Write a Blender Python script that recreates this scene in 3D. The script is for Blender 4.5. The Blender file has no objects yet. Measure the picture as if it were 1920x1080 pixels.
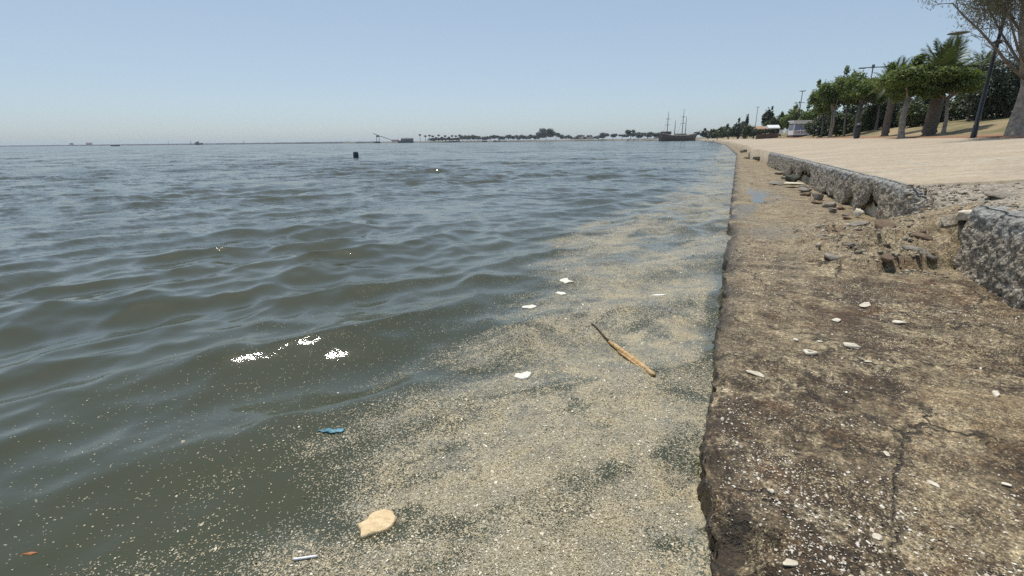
import bpy, math, random
import numpy as np
from mathutils import Vector, Matrix

sc = bpy.context.scene
COL = sc.collection
R = math.radians
random.seed(7)
rng = np.random.default_rng(7)

# ------------------------------------------------------------------ camera
HC = 1.32
FPX = 900.0
PITCH = math.atan(276 / FPX); ROLL = R(0.6); YAW = R(24.394)
cf = Vector((-math.sin(YAW) * math.cos(PITCH), math.cos(YAW) * math.cos(PITCH), -math.sin(PITCH)))
cr0 = Vector((math.cos(YAW), math.sin(YAW), 0)); cu0 = cr0.cross(cf)
cr = cr0 * math.cos(ROLL) - cu0 * math.sin(ROLL)
cu = cu0 * math.cos(ROLL) + cr0 * math.sin(ROLL)
cam = bpy.data.cameras.new('camera'); camo = bpy.data.objects.new('camera', cam); COL.objects.link(camo)
camo.matrix_world = Matrix(((cr.x, cu.x, -cf.x, 0), (cr.y, cu.y, -cf.y, 0), (cr.z, cu.z, -cf.z, HC), (0, 0, 0, 1)))
cam.sensor_width = 36; cam.lens = FPX / 1920 * 36
cam.clip_start = 0.05; cam.clip_end = 30000
sc.camera = camo

# ------------------------------------------------------------------ sky, sun, exposure
SUN_EL, SUN_AZ = 72.0, -44.0
w = bpy.data.worlds.new('World'); sc.world = w; w.use_nodes = True
sky = w.node_tree.nodes.new('ShaderNodeTexSky'); sky.sky_type = 'NISHITA'; sky.sun_disc = False
sky.sun_elevation = R(SUN_EL); sky.sun_rotation = R(SUN_AZ)
sky.air_density = 0.75; sky.dust_density = 1.45; sky.ozone_density = 2.0; sky.altitude = 300
# hazy noon: the whole dome is evened out by the same power and tint
gam = w.node_tree.nodes.new('ShaderNodeGamma'); gam.inputs[1].default_value = 0.5
tin = w.node_tree.nodes.new('ShaderNodeMix'); tin.data_type = 'RGBA'; tin.blend_type = 'MULTIPLY'; tin.inputs[0].default_value = 1; tin.inputs[7].default_value = (1.52, 1.68, 1.76, 1)
w.node_tree.links.new(sky.outputs[0], gam.inputs[0]); w.node_tree.links.new(gam.outputs[0], tin.inputs[6])
w.node_tree.links.new(tin.outputs[2], w.node_tree.nodes['Background'].inputs[0])
w.node_tree.nodes['Background'].inputs[1].default_value = 0.15
sl = bpy.data.lights.new('sun', 'SUN'); sl.energy = 3.3; sl.angle = R(0.53); sl.color = (1, 0.95, 0.87)
so = bpy.data.objects.new('sun', sl); COL.objects.link(so)
sdir = Vector((math.cos(R(SUN_EL)) * math.sin(R(SUN_AZ)), math.cos(R(SUN_EL)) * math.cos(R(SUN_AZ)), math.sin(R(SUN_EL))))
so.rotation_euler = sdir.to_track_quat('Z', 'Y').to_euler(); so.location = (-20, 20, 40)
sc.view_settings.view_transform = 'Standard'; sc.view_settings.look = 'None'
sc.view_settings.exposure = 0.2; sc.view_settings.gamma = 1.0
sc.cycles.use_denoising = False; sc.cycles.denoiser = 'OPENIMAGEDENOISE'; sc.cycles.denoising_input_passes = 'RGB_ALBEDO_NORMAL'; sc.cycles.denoising_prefilter = 'ACCURATE'
sc.cycles.max_bounces = 6; sc.cycles.volume_bounces = 0
sc.cycles.sample_clamp_indirect = 4.0

# ------------------------------------------------------------------ numpy noise
def _hash(ix, iy, iz, seed):
    h = (ix.astype(np.int64) * 374761393 + iy.astype(np.int64) * 668265263 + iz.astype(np.int64) * 2147483647 + seed * 974634777) & 0xffffffff
    h = ((h ^ (h >> 13)) * 1274126177) & 0xffffffff
    h = ((h ^ (h >> 16)) * 2246822519) & 0xffffffff
    return ((h ^ (h >> 15)) & 0xffff) / 65535.0

def vnoise(x, y, z=0.0, seed=0):
    """smooth value noise, -1..1"""
    x = np.asarray(x, float); y = np.asarray(y, float); z = np.zeros_like(x) + z
    ix, iy, iz = np.floor(x), np.floor(y), np.floor(z)
    fx, fy, fz = x - ix, y - iy, z - iz
    fx, fy, fz = [f * f * f * (f * (f * 6 - 15) + 10) for f in (fx, fy, fz)]
    def c(a, b, d): return _hash(ix + a, iy + b, iz + d, seed)
    l = lambda a, b, t: a + (b - a) * t
    r = l(l(l(c(0,0,0), c(1,0,0), fx), l(c(0,1,0), c(1,1,0), fx), fy), l(l(c(0,0,1), c(1,0,1), fx), l(c(0,1,1), c(1,1,1), fx), fy), fz)
    return r * 2 - 1

def fbm(x, y, z=0.0, o=4, seed=0, g=0.5):
    a, s, t = 1.0, 0.0, 0.0; f = 1.0
    for k in range(o):
        s = s + a * vnoise(np.asarray(x) * f + 17.3 * k, np.asarray(y) * f - 9.1 * k, np.asarray(z) * f, seed + k); t += a; a *= g; f *= 2.03
    return s / t

def sstep(a, b, x):
    t = np.clip((np.asarray(x, float) - a) / (b - a), 0, 1); return t * t * (3 - 2 * t)

# ------------------------------------------------------------------ mesh helpers
def make_mesh(name, v, f, mat=None, smooth=True, attrs=None):
    """v (n,3); f (m,k) with one k"""
    v = np.asarray(v, np.float32); f = np.asarray(f, np.int32)
    me = bpy.data.meshes.new(name)
    me.vertices.add(len(v)); me.vertices.foreach_set('co', v.ravel())
    k = f.shape[1]
    me.loops.add(f.size); me.loops.foreach_set('vertex_index', f.ravel())
    me.polygons.add(len(f)); me.polygons.foreach_set('loop_start', np.arange(0, f.size, k, dtype=np.int32))
    if smooth: me.polygons.foreach_set('use_smooth', np.ones(len(f), bool))
    for nm, a in (attrs or {}).items():
        at = me.attributes.new(nm, 'FLOAT', 'POINT'); at.data.foreach_set('value', np.asarray(a, np.float32).ravel())
    me.update(calc_edges=True)
    if mat: me.materials.append(mat)
    return me

def put(name, me, parent=None, loc=(0, 0, 0), rot=(0, 0, 0), scale=(1, 1, 1)):
    o = bpy.data.objects.new(name, me); COL.objects.link(o)
    o.location = loc; o.rotation_euler = rot; o.scale = scale
    if parent: o.parent = parent
    return o

def tag(o, label=None, cat=None, group=None, kind=None):
    if label: o['label'] = label
    if cat: o['category'] = cat
    if group: o['group'] = group
    if kind: o['kind'] = kind
    return o

def empty(name, loc=(0, 0, 0), rz=0):
    o = bpy.data.objects.new(name, None); COL.objects.link(o); o.location = loc; o.rotation_euler = (0, 0, rz); o.empty_display_size = 0.2
    return o

def grid_faces(nr, nc):
    i = np.arange(nr * nc).reshape(nr, nc)
    return np.stack([i[:-1, :-1], i[:-1, 1:], i[1:, 1:], i[1:, :-1]], -1).reshape(-1, 4)

class MB:
    """collects boxes, tubes and polygons into one mesh"""
    def __init__(s): s.v = []; s.f = []; s.n = 0
    def add(s, v, f):
        v = np.asarray(v, float); s.v.append(v); s.f += [tuple(int(a) + s.n for a in q) for q in f]; s.n += len(v)
    def box(s, c, d, rz=0.0, taper=1.0):
        x, y, z = d[0] / 2, d[1] / 2, d[2] / 2
        p = np.array([(-x,-y,-z),(x,-y,-z),(x,y,-z),(-x,y,-z),(-x*taper,-y*taper,z),(x*taper,-y*taper,z),(x*taper,y*taper,z),(-x*taper,y*taper,z)])
        ca, sa = math.cos(rz), math.sin(rz)
        p = p @ np.array([[ca, sa, 0], [-sa, ca, 0], [0, 0, 1]]) + np.array(c)
        s.add(p, [(3,2,1,0),(4,5,6,7),(0,1,5,4),(1,2,6,5),(2,3,7,6),(3,0,4,7)]); return s
    def tube(s, pts, rad, n=8, wob=0.0, seed=0):
        pts = np.array(pts, float); m = len(pts); rad = np.zeros(m) + rad
        tan = np.gradient(pts, axis=0); tan /= np.linalg.norm(tan, axis=1)[:, None] + 1e-9
        ref = np.array([0.31, 0.95, 0.05]) if abs(tan[0] @ np.array([0.31, .95, .05])) < .9 else np.array([1., 0, 0])
        vs = []
        for i in range(m):
            a = np.cross(tan[i], ref); a /= np.linalg.norm(a) + 1e-9; b = np.cross(tan[i], a)
            for k in range(n):
                t = 2 * math.pi * k / n
                rr = rad[i] * (1 + wob * float(vnoise(np.array([k * 1.7 + seed]), np.array([i * .6]), 0, seed)[0])) if wob else rad[i]
                vs.append(pts[i] + rr * (math.cos(t) * a + math.sin(t) * b))
        f = [(i*n+k, i*n+(k+1)%n, (i+1)*n+(k+1)%n, (i+1)*n+k) for i in range(m-1) for k in range(n)]
        f += [tuple(range(n))[::-1], tuple(range((m-1)*n, m*n))]
        s.add(vs, f); return s
    def mesh(s, name, mat, smooth=False):
        me = bpy.data.meshes.new(name); me.from_pydata(np.concatenate(s.v).tolist(), [], s.f); me.materials.append(mat)
        if smooth: me.polygons.foreach_set('use_smooth', np.ones(len(me.polygons), bool))
        me.update(); return me
    def build(s, name, mat, parent=None, smooth=False, **k): return put(name, s.mesh(name, mat, smooth), parent, **k)

# ------------------------------------------------------------------ material helpers
class NB:
    def __init__(s, name):
        s.mat = bpy.data.materials.new(name); s.mat.use_nodes = True; s.t = s.mat.node_tree
        s.bsdf = s.t.nodes['Principled BSDF']; s.out = s.t.nodes['Material Output']
    def set(s, sock, v):
        if isinstance(v, bpy.types.NodeSocket): s.t.links.new(v, sock)
        elif isinstance(v, (tuple, list)) and len(v) == 3 and sock.type == 'RGBA': sock.default_value = (*v, 1)
        else: sock.default_value = v
    def node(s, typ, props=None, **inp):
        n = s.t.nodes.new('ShaderNode' + typ)
        for k, v in (props or {}).items(): setattr(n, k, v)
        for k, v in inp.items(): s.set(n.inputs[int(k[1:])] if k[0] == 'i' and k[1:].isdigit() else n.inputs[k], v)
        return n
    def m(s, op, a, b=0.0, c=0.0, clamp=False): return s.node('Math', {'operation': op, 'use_clamp': clamp}, i0=a, i1=b, i2=c).outputs[0]
    def vm(s, op, a, b=(0, 0, 0)): return s.node('VectorMath', {'operation': op}, i0=a, i1=b).outputs[0]
    def vscale(s, a, f):
        n = s.node('VectorMath', {'operation': 'SCALE'}, i0=a); s.set(n.inputs['Scale'], f); return n.outputs[0]
    def mix(s, f, a, b, blend='MIX'):
        n = s.node('Mix', {'data_type': 'RGBA', 'blend_type': blend}); s.set(n.inputs[0], f); s.set(n.inputs[6], a); s.set(n.inputs[7], b); return n.outputs[2]
    def pos(s): return s.node('NewGeometry').outputs['Position']
    def noise(s, vec, scale, detail=4, rough=0.55, dist=0.0):
        return s.node('TexNoise', None, Vector=vec, Scale=scale, Detail=detail, Roughness=rough, Distortion=dist)
    def vor(s, vec, scale, feature='F1', rnd=1.0):
        return s.node('TexVoronoi', {'feature': feature}, Vector=vec, Scale=scale, Randomness=rnd)
    def ramp(s, f, stops, interp='LINEAR'):
        n = s.node('ValToRGB', None, Fac=f); r = n.color_ramp; r.interpolation = interp
        while len(r.elements) < len(stops): r.elements.new(0.5)
        for e, (p, c) in zip(r.elements, stops): e.position = p; e.color = (*c, 1) if len(c) == 3 else c
        return n.outputs[0]
    def rng(s, f, a, b, c=0.0, d=1.0): return s.node('MapRange', {'clamp': True}, i0=f, i1=a, i2=b, i3=c, i4=d).outputs[0]
    def attr(s, name): return s.node('Attribute', {'attribute_name': name}).outputs['Fac']
    def bump(s, h, strength=0.5, dist=0.02, normal=None):
        n = s.node('Bump', None, Strength=strength, Distance=dist, Height=h)
        if normal is not None: s.set(n.inputs['Normal'], normal)
        return n.outputs[0]
    def island(s): return s.node('NewGeometry').outputs['Random Per Island']
    def fin(s, color, rough=0.8, normal=None, **k):
        s.set(s.bsdf.inputs['Base Color'], color); s.set(s.bsdf.inputs['Roughness'], rough)
        if normal is not None: s.set(s.bsdf.inputs['Normal'], normal)
        for kk, v in k.items(): s.set(s.bsdf.inputs[kk.replace('_', ' ')], v)
        return s.mat

def plain(name, c, rough=0.6, var=0.25, scale=6.0, **k):
    b = NB(name); p = b.pos(); n = b.noise(p, scale, 5).outputs[0]
    return b.fin(b.mix(b.rng(n, .3, .7), tuple(x * (1 - var) for x in c), tuple(min(1, x * (1 + var)) for x in c)), rough, b.bump(n, .3, .01), **k)

def leafmat(name, a, bcol, c, trans=0.25, rough=0.55):
    b = NB(name); r = b.island(); n = b.noise(b.pos(), 0.9, 3).outputs[0]
    k = b.m('ADD', b.m('MULTIPLY', r, .6), b.m('MULTIPLY', n, .5))
    col = b.ramp(k, [(.15, a), (.55, bcol), (.95, c)])
    b.fin(col, rough)
    tr = b.node('BsdfTranslucent', None, Color=b.mix(.5, col, (c[0] * 1.2, c[1] * 1.3, c[2] * .6), 'MIX'))
    ms = b.node('MixShader', None, i0=trans); b.t.links.new(b.bsdf.outputs[0], ms.inputs[1]); b.t.links.new(tr.outputs[0], ms.inputs[2])
    b.t.links.new(ms.outputs[0], b.out.inputs[0]); return b.mat

# ================================================================== WATER
# wave components travel from the open lagoon towards the quay
NW = 84
wl = np.exp(rng.uniform(math.log(0.13), math.log(3.4), NW))
wgt = np.interp(np.log(wl), np.log([.13, .25, .45, .8, 1.3, 2.2, 3.4]), [.36, .62, 1.0, 1.15, .95, .45, .2])
wth = math.atan2(-0.48, 0.88) + rng.normal(0, 0.38, NW) * np.interp(wl, [.2, 1.2, 3], [1.5, 0.85, .5])
refl = rng.random(NW) < 0.16
wth = np.where(refl, math.pi - wth, wth)                 # part of the sea thrown back by the quay
wk = 2 * math.pi / wl
slope_i = wgt / math.sqrt((wgt ** 2).sum() / 2) * 0.188
wa = slope_i / wk
wph = rng.uniform(0, 2 * math.pi, NW)

SB_Y = [-1, .77, 1.06, 1.33, 1.81, 2.29, 2.87, 3.79, 5.1, 7.3, 9.4, 14, 20, 38, 65, 120]
SB_X = [-1.25, -1.20, -1.24, -1.40, -1.36, -1.18, -1.06, -1.30, -1.7, -2.0, -1.5, -.95, -.85, -1.3, -1.9, -3.0]
SO_Y = [-1, .47, .84, 1.21, 1.76, 2.51, 3.27, 4.31, 6, 9, 15, 40, 120]
SO_X = [-2.0, -1.98, -1.95, -2.15, -2.2, -2.0, -1.95, -2.0, -2.5, -2.4, -1.6, -2.2, -4]
def scum_density(x, y):
    b = np.interp(y, SB_Y, SB_X); o = np.interp(y, SO_Y, SO_X)
    # streak coordinates along the crests
    u = 0.6 * x + 0.8 * y; v = 0.8 * x - 0.6 * y
    n1 = fbm(u * .55, v * 2.2, 0, 4, 11); n2 = fbm(x * 2.6, y * 2.6, 0, 4, 21); n3 = fbm(u * 1.6, v * 7, 0, 3, 31)
    xb = x + 0.34 * n1 + .12 * n2
    dense = sstep(-0.42, 0.42, xb - b)
    far = sstep(2.9, 6.0, y)
    patch = sstep(-0.30, 0.18, fbm(u * .8 + 3, v * 1.7, 0, 4, 41))
    dense = dense * (1 - far * (1 - (.16 - .08 * sstep(8, 14, y) + .66 * patch * sstep(-.3, .3, n3 + .2))))
    dense = dense * (1 - .80 * sstep(-.06, .30, n2 + .5 * n3) * (1 - far)) * (.82 + .3 * fbm(x * 7, y * 7, 0, 3, 45))
    sp = sstep(0.0, 1.0, (x + .25 * n1 - o) / np.maximum(.25, b - o)) * sstep(-.25, .5, n3 + .25 * n2)
    d = np.maximum(dense, sp * .50)
    d = d + .010 * sstep(-4.2, -1.8, x) * (y < 8)
    # clear, calm strip in the lee of the quay edge, and open water round floating things; the dark tail off the reed's end is its shadow, put into the scum density
    d = d * (1 - .8 * sstep(-.12, -.03, x + .07 * n2) * sstep(2.5, 3.1, y) * (1 - sstep(5.2, 6.4, y)))
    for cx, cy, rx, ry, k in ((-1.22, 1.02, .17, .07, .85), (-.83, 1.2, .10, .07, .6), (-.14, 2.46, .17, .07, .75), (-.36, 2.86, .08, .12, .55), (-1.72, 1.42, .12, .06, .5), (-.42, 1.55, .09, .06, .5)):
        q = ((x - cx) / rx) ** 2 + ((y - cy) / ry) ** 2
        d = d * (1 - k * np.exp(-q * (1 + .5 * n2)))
    return np.clip(d, 0, 1)

def wave(x, y, spacing, scum):
    """Gerstner displacement of rest points; spacing = local mesh step"""
    X = np.array(x, float); Y = np.array(y, float); Z = np.zeros_like(X); lost = np.zeros_like(X)
    grp = .78 + .75 * fbm(X * .22, Y * .22, 0, 2, 77)     # waves come in sets
    grp = grp * (1 - .30 * sstep(-4.2, -1.6, X) * (1 - sstep(5, 9, Y)))     # and die down under the scum
    for i in range(NW):
        d = (math.cos(wth[i]), math.sin(wth[i]))
        wgt_l = sstep(2.0, 4.5, wl[i] / spacing)
        damp = (1 - scum * np.clip(.95 - wl[i] * .8, 0, .85)) * grp
        ph = wk[i] * (d[0] * x + d[1] * y) + wph[i]
        a = wa[i] * wgt_l * damp
        Z += a * np.cos(ph); X -= 1.3 * a * d[0] * np.sin(ph); Y -= 1.3 * a * d[1] * np.sin(ph)
        lost += (slope_i[i] ** 2) / 2 * (1 - wgt_l ** 2)
    return X, Y, Z, np.sqrt(lost)

def build_water():
    az = np.concatenate([np.linspace(-175, -78, 60)[:-1], np.linspace(-78, 8, 450), np.linspace(8, 40, 16)[1:]])
    r = [0.25]
    while r[-1] < 9000:
        q = r[-1]; r.append(q + max(.012, q * (.0085 if q < 40 else .0085 + .03 * min(1, (q - 40) / 400))))
    r = np.array(r)
    A, Rr = np.meshgrid(np.radians(az), r)
    x = Rr * np.sin(A); y = Rr * np.cos(A)
    sp = np.maximum(np.gradient(r)[:, None] + 0 * A, Rr * np.abs(np.gradient(np.radians(az)))[None, :])
    near = Rr < 150
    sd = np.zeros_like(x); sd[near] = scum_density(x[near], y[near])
    X, Y, Z, lost = wave(x, y, sp, sd)
    v = np.stack([X, Y, Z], -1).reshape(-1, 3)
    return v, grid_faces(len(r), len(az))[:, ::-1], sd, lost

b = NB('murky_water')
pos = b.pos(); scum = b.attr('scum'); lost = b.attr('chop')
# unresolved chop as normal spread, stretched along the crests
mp = b.node('Mapping', None, Vector=pos, Rotation=(0, 0, R(-61)), Scale=(1.0, 2.1, 1)).outputs[0]
nz1 = b.vm('SUBTRACT', b.noise(mp, 1.15, 3, .6).outputs[1], (.5, .5, .5))
nz2 = b.vm('SUBTRACT', b.noise(mp, 5.0, 2, .6).outputs[1], (.5, .5, .5))
nz3 = b.vm('SUBTRACT', b.noise(mp, .16, 2, .5).outputs[1], (.5, .5, .5))
nz = b.vm('ADD', b.vm('ADD', nz1, b.vscale(nz2, .6)), b.vscale(nz3, .8))
nz = b.vm('MULTIPLY', nz, (1, 1, 0))
geoN = b.node('NewGeometry').outputs['Normal']
rip = b.bump(b.noise(mp, 9, 5, .62).outputs[0], .15, .02)
nrm = b.vm('NORMALIZE', b.vm('ADD', rip, b.vscale(nz, b.m('MULTIPLY', lost, 7.5))))
mur = b.noise(pos, .5, 3).outputs[0]
wcol = b.mix(b.rng(mur, .35, .65), (.038, .042, .018), (.048, .051, .023))
b.fin(wcol, b.m('ADD', .04, b.m('MULTIPLY', lost, .5)), nrm, IOR=1.6)
# floating scum: small grains, each its own colour
vA = b.vor(pos, 205.0); vB = b.vor(pos, 84.0)
rA = b.node('SeparateColor', None, Color=vA.outputs['Color']); rB = b.node('SeparateColor', None, Color=vB.outputs['Color'])
cl = b.noise(pos, 22, 4, .6).outputs[0]
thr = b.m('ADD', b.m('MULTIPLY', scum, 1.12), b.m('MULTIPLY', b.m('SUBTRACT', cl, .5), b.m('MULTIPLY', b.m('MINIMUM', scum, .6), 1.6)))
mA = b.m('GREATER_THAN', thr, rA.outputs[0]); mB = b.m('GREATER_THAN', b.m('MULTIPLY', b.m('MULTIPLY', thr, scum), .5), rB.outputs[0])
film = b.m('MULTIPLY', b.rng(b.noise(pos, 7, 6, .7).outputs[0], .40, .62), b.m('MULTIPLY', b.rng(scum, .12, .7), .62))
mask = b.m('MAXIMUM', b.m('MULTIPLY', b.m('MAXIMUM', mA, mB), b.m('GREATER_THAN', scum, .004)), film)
tone = b.noise(pos, 3.2, 4, .6).outputs[0]
gcol = b.ramp(rA.outputs[1], [(0, (.13, .11, .07)), (.35, (.29, .25, .165)), (.75, (.42, .37, .265)), (1, (.64, .60, .50))])
gcol = b.mix(b.rng(tone, .36, .62), b.mix(.3, gcol, (.40, .345, .235)), b.mix(.5, gcol, (.33, .325, .285)))
gcol = b.mix(1.0, gcol, b.ramp(b.noise(pos, 5.5, 5, .65).outputs[0], [(.36, (.66, .67, .66)), (.52, (1, .955, .84)), (.66, (1.12, 1.04, .86))]), 'MULTIPLY')
gcol = b.mix(b.m('MAXIMUM', mA, mB), (.235, .240, .212), gcol)
sb = b.node('BsdfPrincipled', None, **{'Base Color': gcol, 'Roughness': .38, 'IOR': 1.4})
b.set(sb.inputs['Normal'], b.bump(b.m('SUBTRACT', 1, vA.outputs['Distance']), .7, .003))
ms = b.node('MixShader', None, i0=b.m('MULTIPLY', mask, .95)); b.t.links.new(b.bsdf.outputs[0], ms.inputs[1]); b.t.links.new(sb.outputs[0], ms.inputs[2])
b.t.links.new(ms.outputs[0], b.out.inputs[0])
M_WATER = b.mat
v, f, sd, lost_a = build_water()
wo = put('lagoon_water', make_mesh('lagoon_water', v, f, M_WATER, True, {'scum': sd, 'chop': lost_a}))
tag(wo, 'murky olive green lagoon water with short choppy waves', kind='structure')

# ================================================================== LAND SHAPE
EY = [-50, 45, 56, 77, 115, 174, 233, 420, 900]
EX = [.05, .05, -.3, -.95, -2.3, -5.9, -9.5, -30, -110]
def edge_x(y): return np.interp(y, EY, EX)
LZ = 0.12; WX = 2.02; WTOP = 0.725
def wall_x(y): return np.interp(y, [-9, 8, 11, 16, 19, 27, 34], [2.02, 2.02, 1.92, 1.74, 1.64, 1.28, 1.1]) + edge_x(y) - .05
def prom_z(x, y):
    return WTOP + .082 * np.clip(x - edge_x(y) - 2.0, 0, 6.2)
def gapness(y): return sstep(5.95, 6.35, y) * (1 - sstep(6.95, 7.65, y))
def low_z(x, y):
    rough = sstep(.95, 1.3, x + .25 * fbm(x * 2, y * 2, 0, 3, 3)) * sstep(2.9, 3.3, y) * (1 - sstep(4.9, 5.3, y))
    z = LZ + .018 * fbm(x * .7, y * .7, 0, 3, 51) + .015 * fbm(x * 5, y * 5, 0, 4, 52) * (1 + 1.3 * rough + 1.6 * np.exp(-(((x - .15) / .2) ** 2 + ((y - 1.3) / .3) ** 2)))
    z = z + (.008 + .009 * rough) * fbm(x * 20, y * 20, 0, 4, 53, .6)
    z = z + .012 * (np.abs(fbm(x * 3.1, y * 3.1, 0, 3, 54)) - .2)
    # smooth cement patch with a crack
    slab = sstep(.9, 1.02, x + .1 * fbm(x * 3, y * 3, 0, 2, 8)) * sstep(2.28, 2.38, y) * (1 - sstep(2.78, 2.86, y - .1 * (x - 1)))
    z = z * (1 - slab) + slab * (LZ + .02 + .003 * fbm(x * 20, y * 20, 0, 3, 9) - .02 * np.exp(-((y - 2.52 - .12 * np.sin(x * 5)) / .008) ** 2))
    # spill of broken concrete out of the gap in the wall
    rl = np.interp(x, [.5, .74, .93, 1.27, 1.6, 2.0], [6.6, 5.75, 5.15, 5.2, 5.5, 5.75]) + .10 * fbm(x * 4, y * 2, 0, 3, 61)
    sp = sstep(0, .10, y - rl) * (1 - sstep(7.3, 8.0, y + .3 * fbm(x * 2, y * 2, 0, 2, 62))) * sstep(.55, .95, x)
    z = z + sp * (.065 + .07 * (x - .8) + .07 * fbm(x * 5 + y * 2, y * 6, 0, 4, 63, .6) + .09 * np.maximum(0, fbm(x * 4 - y * 3, y * 4, 0, 3, 65) - .05) - .10 * np.exp(-(fbm(x * 2.2 + y, y * 2.8, 0, 3, 66) / .05) ** 2) + .028 * fbm(x * 24, y * 24, 0, 3, 64))
    # shallow basin that holds a puddle
    pud = np.exp(-(((x - .55) / .55) ** 2 + ((y - 10.2) / 4.0) ** 2))
    z = (z - LZ) * (1 - .75 * np.clip(pud * 1.4, 0, 1)) + LZ - .02 * pud
    # broken pit at the edge and worn notches
    for cx, cy, rx, ry, k in ((.13, 1.40, .08, .10, .10), (.20, 1.28, .05, .05, .09), (.12, 1.18, .06, .06, .08), (.25, 1.42, .03, .05, .05), (.07, 1.72, .05, .10, .05), (.06, 5.0, .05, .14, .05), (.07, 7.0, .07, .3, .06), (1.27, 4.05, .09, .03, .05), (.82, 2.98, .05, .025, .03)):
        z = z - k * np.exp(-(((x - cx) / rx) ** 2 + ((y - cy) / ry) ** 2) ** 1.5)
    return z, rough, slab, sp, pud
def high_z(x, y):
    z = .672 + .078 * np.clip(x - 2.1, 0, 7) + .03 * fbm(x * 1.5, y * 1.5, 0, 3, 71) + .03 * fbm(x * 5, y * 5, 0, 4, 72) + .012 * fbm(x * 24, y * 24, 0, 3, 73)
    z = z + .045 * sstep(7.35, 7.75, y + .2 * fbm(x * 2.5, y * 2, 0, 3, 76)) * (1 - gapness(y) * .0)
    st = fbm(x * .8 + y * .9, y * 2.6 - x * 1.2, 0, 3, 74)
    return z + .035 * np.round(st * 3) / 3
def slope_s(x, y): return sstep(1.2, 2.9, x + .22 * fbm(x * 1.5, y * 1.5, 0, 3, 75) - .25 * (y - 7))

# ---- ledge
b = NB('ledge_concrete')
pos = b.pos(); at_r = b.attr('rough'); at_s = b.attr('slab'); at_m = b.attr('spill'); at_w = b.attr('wet'); at_e = b.attr('edge')
n1 = b.noise(pos, 1.7, 5, .6).outputs[0]; n2 = b.noise(pos, 7, 6, .62).outputs[0]; n3 = b.noise(pos, 38, 5, .65).outputs[0]; n4 = b.noise(pos, 130, 3, .6).outputs[0]
va = b.vor(pos, 95.0); ra = b.node('SeparateColor', None, Color=va.outputs['Color'])
vb = b.vor(pos, 210.0); rb = b.node('SeparateColor', None, Color=vb.outputs['Color'])
dark = b.ramp(n3, [(.32, (.016, .011, .006)), (.5, (.060, .041, .023)), (.68, (.15, .108, .066))])
tan = b.ramp(n3, [(.30, (.12, .096, .066)), (.5, (.27, .228, .168)), (.70, (.48, .43, .34))])
ybl = b.rng(b.node('SeparateXYZ', None, Vector=pos).outputs[1], 1.2, 9.0, -.09, .20)
k = b.m('ADD', b.m('ADD', b.m('MULTIPLY', n1, .85), b.m('MULTIPLY', n2, .6)), ybl)
k = b.m('ADD', k, b.m('SUBTRACT', b.m('MULTIPLY', at_m, .24), b.m('MULTIPLY', at_r, .12)))
base = b.mix(b.rng(k, .66, .82), dark, tan)
rust = b.rng(b.noise(pos, 3.1, 4, .55).outputs[0], .52, .64, 0, .8)
base = b.mix(b.m('MULTIPLY', rust, .75), base, b.mix(b.rng(n3, .3, .7), (.070, .036, .017), (.20, .115, .058)))
base = b.mix(b.m('MULTIPLY', at_s, .8), base, b.mix(b.rng(n2, .35, .65), (.19, .14, .09), (.42, .345, .24)))
# pale crust and shell grit ground into the surface, in drifts
crust = b.m('MULTIPLY', b.rng(b.noise(pos, 4.3, 6, .7).outputs[0], .50, .59), b.rng(n3, .40, .54))
base = b.mix(b.m('MULTIPLY', crust, .8), base, b.mix(b.rng(n4, .4, .6), (.36, .32, .245), (.60, .55, .44)))
drift = b.rng(b.noise(pos, 1.9, 6, .68).outputs[0], .44, .66, .015, .62)
grit = b.m('GREATER_THAN', b.m('MULTIPLY', drift, .8), ra.outputs[0]); grit2 = b.m('GREATER_THAN', b.m('MULTIPLY', drift, .9), rb.outputs[0])
gc = b.ramp(ra.outputs[1], [(0, (.20, .155, .10)), (.6, (.45, .395, .30)), (1, (.72, .68, .58))])
base = b.mix(b.m('MULTIPLY', grit, b.rng(va.outputs['Distance'], .0, .5, 1, .35)), base, gc)
base = b.mix(b.m('MULTIPLY', grit2, .8), base, b.ramp(rb.outputs[1], [(0, (.02, .015, .010)), (.45, (.20, .165, .11)), (1, (.64, .60, .50))]))
n5 = b.noise(pos, 75, 6, .75).outputs[0]; n6 = b.noise(pos, 21, 6, .7).outputs[0]
base = b.mix(1.0, base, b.ramp(n5, [(.34, (.30, .28, .26)), (.5, (.95, .95, .95)), (.64, (1.75, 1.75, 1.72))]), 'MULTIPLY')
base = b.mix(1.0, base, b.ramp(n6, [(.33, (.5, .48, .46)), (.5, (1, 1, 1)), (.66, (1.45, 1.43, 1.4))]), 'MULTIPLY')
base = b.mix(1.0, base, (.80, .725, .57), 'MULTIPLY')
warp = b.vm('ADD', pos, b.vscale(b.vm('SUBTRACT', b.noise(pos, 2.2, 5, .65).outputs[1], (.5, .5, .5)), .55))
ck = b.node('TexVoronoi', {'feature': 'DISTANCE_TO_EDGE'}, Vector=warp, Scale=1.15).outputs['Distance']
crack = b.m('MULTIPLY', b.rng(ck, .004, .014, 1, 0), b.rng(n1, .42, .56))
base = b.mix(b.m('MULTIPLY', crack, .85), base, (.018, .013, .009))
wetn = b.m('MULTIPLY', at_w, b.rng(n2, .25, .45))
base = b.mix(b.m('MULTIPLY', at_w, .45), base, b.mix(.5, base, (.05, .045, .035)))
algae = b.mix(b.rng(n3, .35, .65), (.010, .008, .005), (.055, .036, .016))
base = b.mix(b.m('MULTIPLY', at_e, b.rng(n2, .25, .55, .6, 1)), base, algae)
h = b.m('ADD', b.m('SUBTRACT', b.m('MULTIPLY', n3, .6), b.m('MULTIPLY', crack, .5)), b.m('ADD', b.m('MULTIPLY', n4, .25), b.m('MULTIPLY', b.m('MULTIPLY', grit, b.m('SUBTRACT', .6, va.outputs['Distance'])), .35)))
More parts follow.
